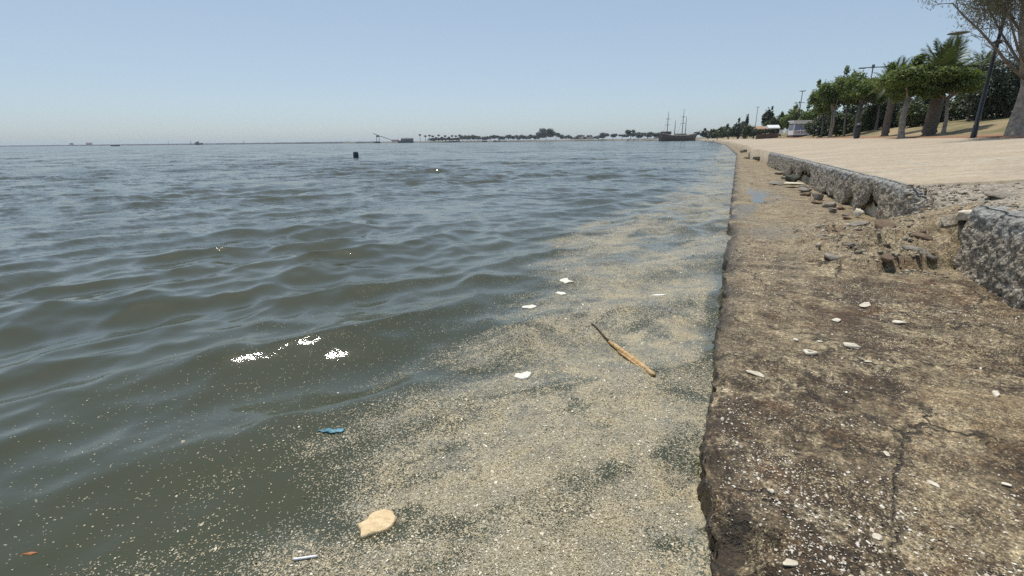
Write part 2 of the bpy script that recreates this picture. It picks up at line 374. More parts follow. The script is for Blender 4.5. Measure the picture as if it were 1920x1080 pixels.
b.fin(base, b.m('SUBTRACT', .78, b.m('MULTIPLY', b.m('ADD', at_w, b.m('MULTIPLY', at_e, .35)), .5)), b.bump(h, 1.0, .02))
M_LEDGE = b.mat

def build_ledge():
    ys = [0.15]
    while ys[-1] < 46: ys.append(ys[-1] + max(.008, .0085 * ys[-1]))
    while ys[-1] < 430: ys.append(ys[-1] * 1.05)
    ys = np.array(ys[::1]); ys = np.concatenate([np.linspace(-3, .12, 40), ys])
    nf = 22
    t = np.concatenate([np.linspace(0, 1, nf), np.zeros(150)])
    xs_top = np.linspace(0, 1, 150) ** 1.25 * 2.35
    V = []; At = {k: [] for k in ('rough', 'slab', 'spill', 'wet', 'edge')}
    Y, T = np.meshgrid(ys, np.arange(nf + 150), indexing='ij')
    e = edge_x(Y) + .022 * fbm(Y * 2.1, 0 * Y, 0, 4, 81) + .05 * np.maximum(0, fbm(Y * 5, 0 * Y, 0, 4, 88)) - .012 + .05 * np.exp(-((Y - 1.2) / .22) ** 2) + .03 * np.exp(-((Y - 7.0) / .2) ** 2) - .012
    front = T < nf
    s = np.clip(T / (nf - 1), 0, 1)
    xt = xs_top[np.clip(T - nf, 0, 149).astype(int)]
    X = e + np.where(front, 0, .012 + xt)
    z, rough, slab, sp, pud = low_z(X - edge_x(Y) + .05, Y)
    s2 = slope_s(X, Y); G = gapness(Y)
    z = z + G * s2 * (high_z(X, Y) - z) * (Y < 9)
    Zf = -.55 + (z - .012 + .55) * s
    X = np.where(front, e + .035 * fbm(Y * 9, Zf * 9, 0, 4, 82) * (1 - s * .5) + .018 * fbm(Y * 34, Zf * 34, 0, 3, 83) - .03 * (1 - s), X)
    Z = np.where(front, Zf, z - .02 * np.exp(-xt / .02) * (1 + fbm(Y * 12, X * 12, 0, 2, 84)))
    edge = np.where(front, 1.0, np.exp(-(xt / .10) ** 1.5) * sstep(-.35, .25, fbm(Y * 3, X * 3, 0, 3, 85) + .1) + .95 * np.exp(-(((X - .13) / .15) ** 2 + ((Y - 1.34) / .34) ** 2)) * sstep(-.25, .2, fbm(X * 14, Y * 14, 0, 4, 87)) + .5 * np.exp(-(((X - .07) / .06) ** 2 + ((Y - 5.0) / .3) ** 2)))
    wet = np.clip(np.where(front, .6, 1.35 * pud * sstep(-.3, .2, fbm(X * 1.3, Y * .55, 0, 3, 86))), 0, 1)
    v = np.stack([X, Y, Z], -1).reshape(-1, 3)
    return make_mesh('ledge', v, grid_faces(len(ys), nf + 150)[:, ::-1], M_LEDGE, True, {'rough': rough, 'slab': slab, 'spill': np.clip(sp + G * s2, 0, 1), 'wet': wet, 'edge': np.clip(edge, 0, 1)})
ledge = put('quay_ledge', build_ledge()); tag(ledge, 'low worn brown concrete ledge running along the water', kind='structure')

def ledge_height(x, y):
    xx = np.atleast_1d(np.asarray(x, float)); yy = np.atleast_1d(np.asarray(y, float))
    z = low_z(xx, yy)[0]; z = z + gapness(yy) * slope_s(xx, yy) * (high_z(xx, yy) - z)
    return z

# shallow water standing in the hollow of the ledge
b = NB('puddle_water')
b.fin((.10, .085, .065), .16, b.bump(b.noise(b.pos(), 30, 3).outputs[0], .25, .006), IOR=1.33)
pm = []
for cx, cy, rx, ry, sd_ in ((.52, 12.3, .20, 1.8, 1),):
    a = np.linspace(0, 2 * math.pi, 72, endpoint=False)
    rr = 1 + .42 * fbm(np.cos(a) * 1.7, np.sin(a) * 1.7, 0, 3, 90 + sd_)
    zc = float(np.percentile(ledge_height(cx + rx * rng.uniform(-.8, .8, 400), cy + ry * rng.uniform(-.8, .8, 400)), 60))
    o = put('puddle', make_mesh('puddle', np.stack([cx + rx * rr * np.cos(a), cy + ry * rr * np.sin(a), 0 * a + zc], -1), [list(range(72))], b.mat, False))
    tag(o, 'still rainwater puddle lying on the ledge', kind='structure')

# ---- broken ground behind the near wall
b = NB('broken_concrete')
pos = b.pos()
n1 = b.noise(pos, 2.2, 5, .6).outputs[0]; n2 = b.noise(pos, 16, 6, .65).outputs[0]; n3 = b.noise(pos, 70, 4, .6).outputs[0]
c = b.mix(b.rng(n2, .3, .7), (.17, .145, .11), (.43, .375, .285))
c = b.mix(b.rng(n1, .56, .68, 0, .7), c, b.mix(b.rng(n2, .3, .7), (.09, .083, .073), (.24, .22, .19)))
c = b.mix(b.rng(b.noise(pos, 1.1, 3).outputs[0], .56, .66, 0, .6), c, (.40, .29, .18))
vg = b.vor(pos, 60.0); rg = b.node('SeparateColor', None, Color=vg.outputs['Color'])
c = b.mix(b.m('MULTIPLY', b.m('GREATER_THAN', .22, rg.outputs[0]), .7), c, b.ramp(rg.outputs[1], [(0, (.10, .09, .08)), (.5, (.33, .30, .25)), (1, (.55, .52, .46))]))
M_BROKEN = b.fin(c, .88, b.bump(b.m('ADD', n2, b.m('MULTIPLY', n3, .5)), .9, .02))
def build_broken():
    xs = np.concatenate([[WX - .06], np.linspace(WX - .05, 4.2, 170), np.linspace(4.2, 9.5, 60)[1:]])
    ys = np.concatenate([np.linspace(-3, 2.5, 30), np.linspace(2.5, 7.84, 300)[1:]])
    Y, X = np.meshgrid(ys, xs, indexing='ij')
    hz = high_z(X, Y); lz = low_z(X, Y)[0]
    z = hz - gapness(Y) * (1 - slope_s(X, Y)) * (hz - lz)
    z = z - .012; z[:, 0] = -.1; X[:, :24] = np.where((Y[:, :24] < 6.22) | (Y[:, :24] > 7.08), np.maximum(X[:, :24], WX + .17 + .001 * np.arange(24)), X[:, :24]); X[:, 0:2] += .03 * fbm(Y[:, 0:2] * 9, z[:, 0:2] * 3, 0, 3, 77)
    return make_mesh('broken', np.stack([X, Y, z], -1).reshape(-1, 3), grid_faces(len(ys), len(xs))[:, ::-1], M_BROKEN)
tag(put('broken_ground', build_broken()), 'broken pale concrete ground where the paving has washed away', kind='structure')

# ---- promenade
b = NB('promenade_paving')
pos = b.pos()
n1 = b.noise(b.node('Mapping', None, Vector=pos, Scale=(.25, .9, 1)).outputs[0], .8, 5, .6).outputs[0]
n2 = b.noise(pos, 9, 5, .6).outputs[0]; n3 = b.noise(pos, 60, 3, .6).outputs[0]
c = b.mix(b.rng(n1, .35, .65), (.33, .262, .185), (.46, .378, .275))
c = b.mix(b.rng(n2, .4, .68, 0, .5), c, (.56, .48, .37))
c = b.mix(b.rng(n3, .5, .68, 0, .45), c, (.20, .165, .125))
st_ = b.noise(b.node('Mapping', None, Vector=pos, Rotation=(0, 0, .25), Scale=(.6, 2.0, 1)).outputs[0], 1.3, 6, .7).outputs[0]
c = b.mix(b.rng(st_, .56, .66, 0, .55), c, (.60, .53, .43))
c = b.mix(b.rng(st_, .42, .33, 0, .5), c, (.25, .20, .15))
c = b.mix(b.rng(b.noise(pos, .35, 4, .6).outputs[0], .56, .7, 0, .6), c, (.29, .245, .19))
c = b.mix(b.rng(b.noise(pos, 1.3, 6, .72).outputs[0], .48, .62, 0, .55), c, b.mix(b.rng(n2, .35, .65), (.24, .215, .17), (.50, .46, .385)))
c = b.mix(1.0, c, b.ramp(b.noise(pos, 26, 6, .75).outputs[0], [(.33, (.72, .71, .70)), (.5, (1, 1, 1)), (.66, (1.2, 1.2, 1.2))]), 'MULTIPLY')
c = b.mix(1.0, c, (.96, .95, .905), 'MULTIPLY')
M_PROM = b.fin(c, .85, b.bump(b.m('ADD', n2, b.m('MULTIPLY', n3, .4)), .45, .01))
def land_rows(y0, y1):
    ys = [y0]
    while ys[-1] < y1: ys.append(ys[-1] + max(.05, .02 * ys[-1]))
    return np.array(ys)
def build_prom():
    ys = np.concatenate([[7.795], land_rows(7.80, 950)]); xs = np.concatenate([[-.0, 0.001], np.linspace(.04, 6.25, 70)])
    Y, U = np.meshgrid(ys, xs, indexing='ij')
    wallend = sstep(27, 34, Y)
    X0 = wall_x(Y) + .11 + wallend * (-.4 + .5 * fbm(Y * .3, 0 * Y, 0, 3, 14)); X1 = edge_x(Y) + 8.35
    X = X0 + (X1 - X0) * U / 6.25
    X = X + np.where(U < .01, .02 * fbm(Y * 3, Y * 0, 0, 3, 15), 0)
    Z = prom_z(X, Y) + .012 * fbm(X * .8, Y * .8, 0, 3, 16) + .005 * fbm(X * 4, Y * 4, 0, 2, 17)
    Z = np.where(U < .04, Z - .012, Z); Z[:, 0] = -.1
    Z[0, :] -= .25
    Y = Y + np.where((Y < 7.81), .035 * fbm(X * 3, Y * 0, 0, 4, 18), 0)
    return make_mesh('prom', np.stack([X, Y, Z], -1).reshape(-1, 3), grid_faces(len(ys), len(xs))[:, ::-1], M_PROM)
tag(put('promenade', build_prom()), 'wide sandy concrete promenade beside the lagoon', kind='structure')

# ---- grassy bank
b = NB('dry_grass_bank')
pos = b.pos(); at_soil = b.attr('soil')
n1 = b.noise(pos, .35, 5, .6).outputs[0]; n2 = b.noise(pos, 3, 6, .65).outputs[0]; n3 = b.noise(pos, 24, 4, .6).outputs[0]
c = b.mix(b.rng(n1, .38, .62), b.mix(b.rng(n2, .3, .7), (.30, .21, .115), (.40, .30, .17)), b.mix(b.rng(n2, .3, .7), (.085, .092, .03), (.20, .18, .075)))
c = b.mix(b.m('MULTIPLY', at_soil, b.rng(n2, .3, .55, .5, 1)), c, b.mix(b.rng(n3, .3, .7), (.22, .10, .05), (.38, .20, .115)))
M_GRASS = b.fin(c, .95, b.bump(b.m('ADD', n2, n3), .8, .05))
def build_bank():
    ys = np.concatenate([np.linspace(-30, 7.5, 20), land_rows(8, 1500)]); us = np.concatenate([np.linspace(0, 14, 70), np.linspace(14, 400, 30)[1:]])
    Y, U = np.meshgrid(ys, us, indexing='ij')
    X = edge_x(Y) + 8.25 + U + (U < .3) * .12 * fbm(Y * .8, Y * 0, 0, 3, 91)
    Z = WTOP + .082 * 6.1 - .03 + .11 * sstep(0, .5, U) + .155 * np.clip(U - .2, 0, 12) * sstep(0, 5, U) + .008 * np.clip(U - 12, 0, 400)
    Z = Z + .03 * fbm(X * 1.2, Y * 1.2, 0, 4, 92) + .12 * fbm(X * .2, Y * .15, 0, 3, 93) * sstep(1, 5, U)
    Z = np.where(U <= 0, Z - .4, Z)
    soil = 1 - sstep(.5, 2.2, U + 1.2 * fbm(X * .3, Y * .25, 0, 3, 94))
    return make_mesh('bank', np.stack([X, Y, Z], -1).reshape(-1, 3), grid_faces(len(ys), len(us))[:, ::-1], M_GRASS, True, {'soil': soil})
tag(put('grass_bank', build_bank()), 'dry grass bank with red soil edge rising behind promenade', kind='structure')
def bank_z(x, y):
    U = x - float(edge_x(y)) - 8.25
    if U < 0: return float(prom_z(x, y))
    return WTOP + .082 * 6.1 - .03 + .11 * float(sstep(0, .5, U)) + .155 * min(max(U - .2, 0), 12) * float(sstep(0, 5, U)) + .008 * max(0, U - 12) - .04

# ---- sea wall
b = NB('sea_wall_concrete')
pos = b.pos(); hz = b.attr('up')
n1 = b.noise(pos, 2.2, 5, .6).outputs[0]; n2 = b.noise(pos, 15, 5, .65).outputs[0]; n3 = b.noise(pos, 60, 4, .65).outputs[0]
va = b.vor(pos, 34.0); ra = b.node('SeparateColor', None, Color=va.outputs['Color']); vb = b.vor(pos, 80.0); rb = b.node('SeparateColor', None, Color=vb.outputs['Color'])
c = b.mix(b.rng(n1, .35, .65), b.mix(b.rng(n2, .3, .7), (.25, .197, .137), (.52, .44, .325)), b.mix(b.rng(n2, .3, .7), (.19, .168, .138), (.48, .43, .355)))
c = b.mix(b.m('MULTIPLY', b.m('GREATER_THAN', .42, ra.outputs[0]), .75), c, b.ramp(ra.outputs[1], [(0, (.11, .09, .066)), (.5, (.35, .295, .22)), (1, (.56, .50, .41))]))
c = b.mix(b.m('MULTIPLY', b.m('GREATER_THAN', .35, rb.outputs[0]), .8), c, b.ramp(rb.outputs[1], [(0, (.035, .031, .026)), (.6, (.21, .185, .145)), (1, (.48, .45, .39))]))
cop = b.mix(b.rng(n2, .3, .7), (.22, .222, .215), (.42, .415, .39))
c = b.mix(b.m('MULTIPLY', hz, b.rng(n1, .3, .6, .5, .95)), c, cop)
gap_ = b.rng(va.outputs['Distance'], .45, .75)
c = b.mix(b.m('MULTIPLY', gap_, .4), c, (.035, .03, .025))
M_WALL = b.fin(c, .9, b.bump(b.m('ADD', b.m('SUBTRACT', .7, va.outputs['Distance']), b.m('ADD', n2, b.m('MULTIPLY', n3, .5))), .8, .02))
def wall_mesh(y0, y1, jag0, jag1, rough, undercut, seed):
    ys = [y0]
    while ys[-1] < y1: ys.append(ys[-1] + max(.014, .0035 * ys[-1]))
    ys = np.array(ys); nv = 46; nt = 14
    T = np.arange(nv + nt + 6)
    Y, K = np.meshgrid(ys, T, indexing='ij')
    s = np.clip((K - 5) / (nv - 1), 0, 1)              # up the face
    u = np.clip((K - 5 - nv) / (nt - 1), 0, 1)          # over the top
    d0 = sstep(0, 1, (Y - y0) / jag0) if jag0 else np.ones_like(Y); d1 = sstep(0, 1, (y1 - Y) / jag1) if jag1 else np.ones_like(Y)
    top = WTOP - .004 + .012 * fbm(Y * 1.5, 0 * Y, 0, 3, seed) - (1 - d0 * d1) * (.34 + .25 * fbm(Y * 5, Y * 0, 0, 2, seed + 4))
    bot = LZ - .06 + (undercut(Y) if undercut else 0)
    Z = bot + (top - bot) * s
    fall = np.where(s > .9, ((s - .9) / .1) ** 2 * .05, 0)
    disp = rough * (.35 * fbm(Y * 3, Z * 3, 0, 3, seed + 1) + .6 * fbm(Y * 11, Z * 11, 0, 4, seed + 2) + .35 * fbm(Y * 34, Z * 34, 0, 3, seed + 3))
    WXY = wall_x(Y); X = WXY - .02 + (Z - LZ) * .03 + fall - disp + .14 * sstep(.04, .2, bot - LZ) * (1 - s) ** 5 + u * .36 + (1 - d0 * d1) * .30 * (1 - .3 * s)
    X = np.where(K < 5, WXY + .30 - (.30 + .02 + disp) * K / 5.0, X); Z = np.where(K < 5, bot, Z)
    Z = np.where(u > 0, top + rough * .35 * fbm(X * 9, Y * 9, 0, 4, seed + 6) - .03 * u, Z)
    Z = np.where(K == T[-1], -.1, Z)
    up = sstep(.70, .86, s + .10 * fbm(Y * 3, Z * 3, 0, 3, seed + 7))
    return make_mesh('sea_wall', np.stack([X, Y, Z], -1).reshape(-1, 3), grid_faces(len(ys), len(T))[:, ::-1], M_WALL, True, {'up': up})
def cut(Y):
    k = np.zeros_like(Y)
    for c0, wd, h in ((9.2, .6, .30), (10.4, .4, .22), (12.1, .7, .14), (15.5, 1.1, .34), (17.8, .9, .24), (21.5, 1.2, .12)):
        k = np.maximum(k, h * np.exp(-((Y - c0) / wd) ** 4))
    return k * (1 + .5 * fbm(Y * 4, Y * 0, 0, 3, 99))
wallA = put('sea_wall', wall_mesh(7.05, 27.5, .8, 2.5, .042, cut, 110))
tag(wallA, 'long rough grey brown concrete sea wall edging the promenade, undercut at its foot', 'wall')
wallB = put('sea_wall', wall_mesh(-2.5, 6.25, 0, .55, .052, None, 140))
tag(wallB, 'dark pitted stub of broken sea wall at the right edge of the photo', 'wall')
# backing behind the undercut
tag(put('earth_fill', MB().tube([(2.45, 7.9, .2), (2.25, 12, .2), (2.0, 18, .2), (1.62, 27, .2)], .24, 8).mesh('earth_fill', M_BROKEN)), 'dark earth fill inside the sea wall', kind='structure')

# ================================================================== helpers that need the view directions
def at(px, py, depth):
    return Vector((0, 0, HC)) + (cf + cr * ((px - 960) / FPX) - cu * ((py - 540) / FPX)) * depth

# ================================================================== ROCKS
b = NB('grey_stone'); p = b.pos(); n = b.noise(p, 9, 6, .65).outputs[0]; oi = b.node('ObjectInfo').outputs['Random']
c = b.mix(b.rng(n, .3, .7), (.16, .135, .105), (.37, .33, .27)); c = b.mix(b.m('MULTIPLY', oi, .5), c, b.mix(b.rng(n, .3, .7), (.08, .072, .062), (.24, .22, .19)))
M_STONE = b.fin(c, .9, b.bump(b.m('ADD', n, b.noise(p, 45, 4).outputs[0]), .9, .02))
b = NB('dark_weed_stone'); p = b.pos(); n = b.noise(p, 12, 5, .65).outputs[0]
M_DARK = b.fin(b.mix(b.rng(n, .35, .65), (.018, .02, .013), (.06, .058, .036)), .8, b.bump(n, 1, .03))
b = NB('pale_stone'); p = b.pos(); n = b.noise(p, 25, 5, .65).outputs[0]
M_PALE = b.fin(b.mix(b.rng(n, .3, .65), (.44, .37, .27), (.72, .67, .55)), .8, b.bump(n, .6, .008))
b = NB('tan_block'); p = b.pos(); n = b.noise(p, 10, 6, .65).outputs[0]
M_TAN = b.fin(b.mix(b.rng(n, .3, .7), (.26, .185, .115), (.50, .40, .27)), .9, b.bump(b.m('ADD', n, b.noise(p, 50, 4).outputs[0]), .8, .02))
b = NB('earth_brown_block'); p = b.pos(); n = b.noise(p, 14, 6, .65).outputs[0]
M_EARTH = b.fin(b.mix(b.rng(n, .3, .7), (.10, .065, .04), (.20, .14, .09)), .9, b.bump(n, .8, .02))

def ico(n):
    import bmesh
    bm = bmesh.new(); bmesh.ops.create_icosphere(bm, subdivisions=n, radius=1); bm.verts.ensure_lookup_table()
    v = np.array([x.co[:] for x in bm.verts]); f = np.array([[q.index for q in p.verts] for p in bm.faces]); bm.free(); return v, f
ICO3 = ico(3); ICO2 = ico(2)
def rock_mesh(seed, mat, blocky=.6, amp=.28):
    v, f = ICO3; v = v.copy()
    q = np.sign(v) * np.abs(v) ** (1 - blocky * .55); v = q / np.max(np.abs(q))
    rg = np.random.default_rng(seed)
    for _ in range(13):                                  # knock flats off it
        d = rg.normal(size=3); d /= np.linalg.norm(d); h = rg.uniform(.42, .85); k = v @ d; v -= np.outer(np.maximum(0, k - h), d)
    v *= (1 + amp * fbm(v[:, 0] * 2.2 + seed, v[:, 1] * 2.2, v[:, 2] * 2.2, 4, seed, .6))[:, None]
    return make_mesh('rock', v, f, mat, False)
ROCKS = {}
def rock(x, y, z, size, mat, seed, label, group=None, rz=0, tilt=(0, 0), name='rock', cat='rock', blocky=.6, amp=.28):
    key = (seed % 5, mat.name, blocky, amp)
    if key not in ROCKS: ROCKS[key] = rock_mesh(seed % 5 + 3, mat, blocky, amp)
    o = put(name, ROCKS[key], None, (x, y, z), (tilt[0], tilt[1], rz), tuple(s / 2 for s in size))
    return tag(o, label, cat, group)
def lh(x, y): return float(ledge_height(x, y)[0])
rock(1.52, 15.6, .25, (.50, .62, .34), M_DARK, 1, 'dark weedy rounded boulder at the foot of the sea wall', rz=.4, blocky=.1)
rock(1.36, 14.3, .19, (.62, .50, .10), M_PALE, 2, 'flat pale concrete slab lying in front of the dark boulder', rz=.2, name='concrete_slab', cat='slab', amp=.12)
rock(1.16, 14.9, .16, (.55, .42, .11), M_STONE, 3, 'flat grey slab tilted on the ledge beside the dark boulder', rz=-.3, tilt=(.1, .15), name='concrete_slab', cat='slab', amp=.15)
rock(1.52, 12.9, .17, (.32, .34, .16), M_STONE, 4, 'grey lump of concrete nearest the flat pale slab', rz=.9)
rock(1.83, 8.95, .205, (.17, .15, .19), M_PALE, 6, 'white wedge shaped stone stuck under the sea wall', rz=.6, tilt=(.2, .3))
STN = 'first second third fourth fifth sixth seventh eighth ninth tenth eleventh twelfth thirteenth fourteenth'.split()
for i, (y, x, s) in enumerate(sorted((q[1], q[0], q[2]) for q in [(1.66, 9.55, .16), (1.70, 9.95, .14), (1.60, 10.35, .2), (1.52, 10.8, .17), (1.75, 10.6, .15), (1.55, 11.4, .22), (1.68, 11.9, .18), (1.76, 9.2, .11), (1.62, 8.75, .10), (1.60, 16.9, .3), (1.72, 18.1, .25), (1.55, 19.3, .3), (1.68, 13.7, .2), (1.45, 12.2, .16)])):
    x = x - .04 - .02 * max(0, y - 11) + rng.uniform(-.05, .1); s *= rng.uniform(.75, 1.35); rock(x, y, lh(x, y) + s * .12, (s * rng.uniform(.9, 1.6), s * rng.uniform(.8, 1.3), s * rng.uniform(.5, .9)), M_STONE if i % 3 else M_EARTH, i, 'small grey stone at the foot of the sea wall, %s from the near end' % STN[i], 'stones tumbled along the foot of the sea wall', rz=i * 1.3)
# rubble at the broken corner of the wall
rock(2.34, 7.58, .60, (.46, .42, .24), M_TAN, 3, 'large orange tan block at the broken corner of the paving', rz=.3, name='concrete_block', cat='block', amp=.2)
rock(2.16, 7.12, .47, (.34, .24, .16), M_EARTH, 1, 'dark brown block jutting from the rubble below the tan block', rz=.5, name='concrete_block', cat='block')
rock(2.02, 6.92, .35, (.36, .26, .2), M_STONE, 2, 'grey broken lump low in the rubble beside the wall end', rz=-.3, name='concrete_block', cat='block')
rock(1.98, 7.42, .24, (.3, .3, .22), M_DARK, 4, 'dark stained stone at the jagged end of the long wall', rz=.2)
rock(2.16, 6.20, .56, (.26, .22, .17), M_PALE, 0, 'pale capped stone on the end of the dark wall stub', rz=1.0)
rock(2.60, 5.62, .70, (.66, .22, .15), M_STONE, 2, 'long grey slab edge tilted out of the broken ground', rz=.55, tilt=(.0, -.12), name='concrete_slab', cat='slab', amp=.15)
rock(2.75, 7.0, .70, (.75, .28, .10), M_STONE, 1, 'dark flat slab sunk into the broken ground near the paving', rz=.2, name='concrete_slab', cat='slab', amp=.15)
# broken pieces half buried in the spill
for i, (x, y, sz, l) in enumerate([(.98, 5.45, (.30, .14, .09), 'thin grey slab on the near lip of the rubble spill'), (1.38, 5.42, (.26, .16, .10), 'flat brown piece in the middle of the near spill lip'), (1.72, 5.75, (.30, .20, .12), 'angular piece on the spill lip beside the wall stub'),
                                  (1.25, 6.15, (.24, .18, .11), 'buried grey lump at the heart of the rubble spill'), (1.62, 6.5, (.34, .22, .14), 'large angular lump high on the rubble spill'), (1.05, 6.75, (.28, .16, .09), 'flat slab on the seaward side of the rubble spill'),
                                  (1.45, 7.15, (.30, .2, .12), 'grey slab on the far side of the rubble spill'), (1.82, 6.1, (.2, .16, .12), 'squared piece tucked behind the end of the wall stub'), (1.15, 7.7, (.22, .14, .08), 'lone flat piece between the spill and the long wall')]):
    rock(x, y, lh(x, y) + sz[2] * .15, sz, (M_STONE, M_EARTH, M_STONE)[i % 3], i + 1, l, rz=i * 1.1 + .4, tilt=(.15 * math.sin(i * 2.1), .2 * math.cos(i * 1.7)), name='concrete_piece', cat='block', amp=.2)
# loose chunks at the far end of the wall
for i, (x, y, s, l) in enumerate([(1.1, 30.5, (.9, .5, .35), 'flat worn block past the far end of the sea wall'), (.9, 36, (.35, .35, .75), 'upright broken post past the far end of the sea wall'), (1.3, 41, (1.2, .8, .4), 'broad dark block near the far bend of the quay'), (.5, 48, (1.1, .7, .45), 'farthest broken block at the bend of the quay'), (.75, 33.2, (.7, .3, .2), 'thin slab on the ledge before the upright post'), (1.5, 37.5, (.9, .4, .4), 'squat block beside the upright broken post')]):
    rock(x, y, LZ + s[2] * .35, s, M_STONE if i != 2 else M_EARTH, i + 2, l, rz=i * .7, name='concrete_block', cat='block', amp=.15)

# small stones on the rubble slope and broken ground: countless, one mass
def scatter_stones(name, x, y, z, label, mat, smin, smax, seed):
    rg = np.random.default_rng(seed); n = len(x)
    v0 = np.array([(a_, b_, c_) for c_ in (-1, 1) for b_ in (-1, 1) for a_ in (-1, 1)], float) * .75
    f0 = np.array([(0, 2, 1), (1, 2, 3), (4, 5, 6), (5, 7, 6), (0, 1, 4), (1, 5, 4), (2, 6, 3), (3, 6, 7), (0, 4, 2), (2, 4, 6), (1, 3, 5), (3, 7, 5)])
    s = smin * (smax / smin) ** (rg.random(n) ** 4.0)
    P = (v0[None] + .42 * rg.normal(size=(n, len(v0), 3)).clip(-1.3, 1.3)) * (s[:, None] * rg.uniform(.6, 1.25, (n, 3)) * (1, 1, .75))[:, None, :]
    a = rg.uniform(0, 6.28, n)[:, None]
    X = P[..., 0] * np.cos(a) - P[..., 1] * np.sin(a); Y = P[..., 0] * np.sin(a) + P[..., 1] * np.cos(a)
    V = np.stack([X + x[:, None], Y + y[:, None], P[..., 2] + (z + s * .15)[:, None]], -1).reshape(-1, 3)
    F = (f0[None] + (np.arange(n) * len(v0))[:, None, None]).reshape(-1, 3)
    return tag(put(name, make_mesh(name, V, F, mat, False)), label, kind='stuff')
b = NB('rubble_grit'); r = b.island(); p = b.pos()
c = b.ramp(r, [(0, (.14, .118, .09)), (.3, (.26, .22, .165)), (.7, (.38, .33, .25)), (1, (.55, .50, .41))])
M_GRIT = b.fin(b.mix(b.rng(b.noise(p, 60, 4).outputs[0], .3, .7, 0, .5), c, b.mix(.5, c, (.08, .07, .05))), .9)
def ground_any(x, y):
    hz_ = high_z(x, y); lz_ = low_z(x, y)[0]; G = gapness(y); sl_ = slope_s(x, y)
    return np.where(x < WX - .05, lz_ + G * sl_ * (hz_ - lz_), hz_ - G * (1 - sl_) * (hz_ - lz_) - .012)
rg_ = np.random.default_rng(5); nn = 16000
yy = rg_.uniform(2.2, 7.85, nn); xx = np.where(rg_.random(nn) < .45, rg_.uniform(.8, 6.0, nn), rg_.uniform(1.1, 3.2, nn))
keep = ~((xx < WX + .05) & (yy < 5.3) & (rg_.random(nn) < .985)) & ~((np.abs(xx - WX - .02) < .2) & (yy < 6.3))
keep &= ~((xx > 2.5) & (rg_.random(nn) < .7))
xx, yy = xx[keep], yy[keep]
scatter_stones('rubble', xx, yy, ground_any(xx, yy), 'loose grit and small stones over the broken ground', M_GRIT, .004, .026, 5)

# shell chips over the ledge: countless
def chips(n, seed):
    rg = np.random.default_rng(seed)
    y = .9 + 5.6 * rg.random(n * 4) ** 1.6; x = rg.uniform(.07, 2.0, n * 4)
    cl = fbm(x * 1.7 + y * .5, y * 1.9, 0, 4, 202); near = np.interp(y, [1, 2.2, 4, 6.5], [1, .55, .4, .25])
    keep = rg.random(n * 4) < np.clip((cl + .06) * 2.4, .03, 1) * near * (1 - .92 * np.exp(-(((x - .12) / .16) ** 2 + ((y - 1.3) / .35) ** 2)))
    x, y = x[keep][:n], y[keep][:n]; n = len(x); z = ledge_height(x, y)
    s = np.exp(rg.normal(math.log(.0026), .45, n)).clip(.0012, .008)
    a = rg.uniform(0, 6.28, n); tl = rg.normal(0, .35, (n, 2))
    base = np.array([[-1, -.6, 0], [.3, -.9, 0], [1.1, .1, 0], [.2, .8, 0], [-.9, .4, 0], [0, 0, .55]])
    P = base[None] * s[:, None, None] * rg.uniform(.6, 1.3, (n, 6, 1))
    ca, sa = np.cos(a)[:, None], np.sin(a)[:, None]
    X = P[..., 0] * ca - P[..., 1] * sa; Y = P[..., 0] * sa + P[..., 1] * ca; Z = P[..., 2] + X * tl[:, :1] + Y * tl[:, 1:]
    V = np.stack([X + x[:, None], Y + y[:, None], Z + z[:, None] + .0015], -1).reshape(-1, 3)
    f = np.array([[0, 1, 5], [1, 2, 5], [2, 3, 5], [3, 4, 5], [4, 0, 5]])
    return V, (f[None] + (np.arange(n) * 6)[:, None, None]).reshape(-1, 3)
b = NB('shell_chips'); r = b.island()
M_CHIP = b.fin(b.ramp(r, [(0, (.24, .19, .13)), (.45, (.42, .36, .27)), (1, (.74, .70, .61))]), .55)
v, f = chips(20000, 9)
tag(put('shell_fragments', make_mesh('shell_fragments', v, f, M_CHIP, False)), 'scattered white shell chips over the brown ledge', kind='stuff')

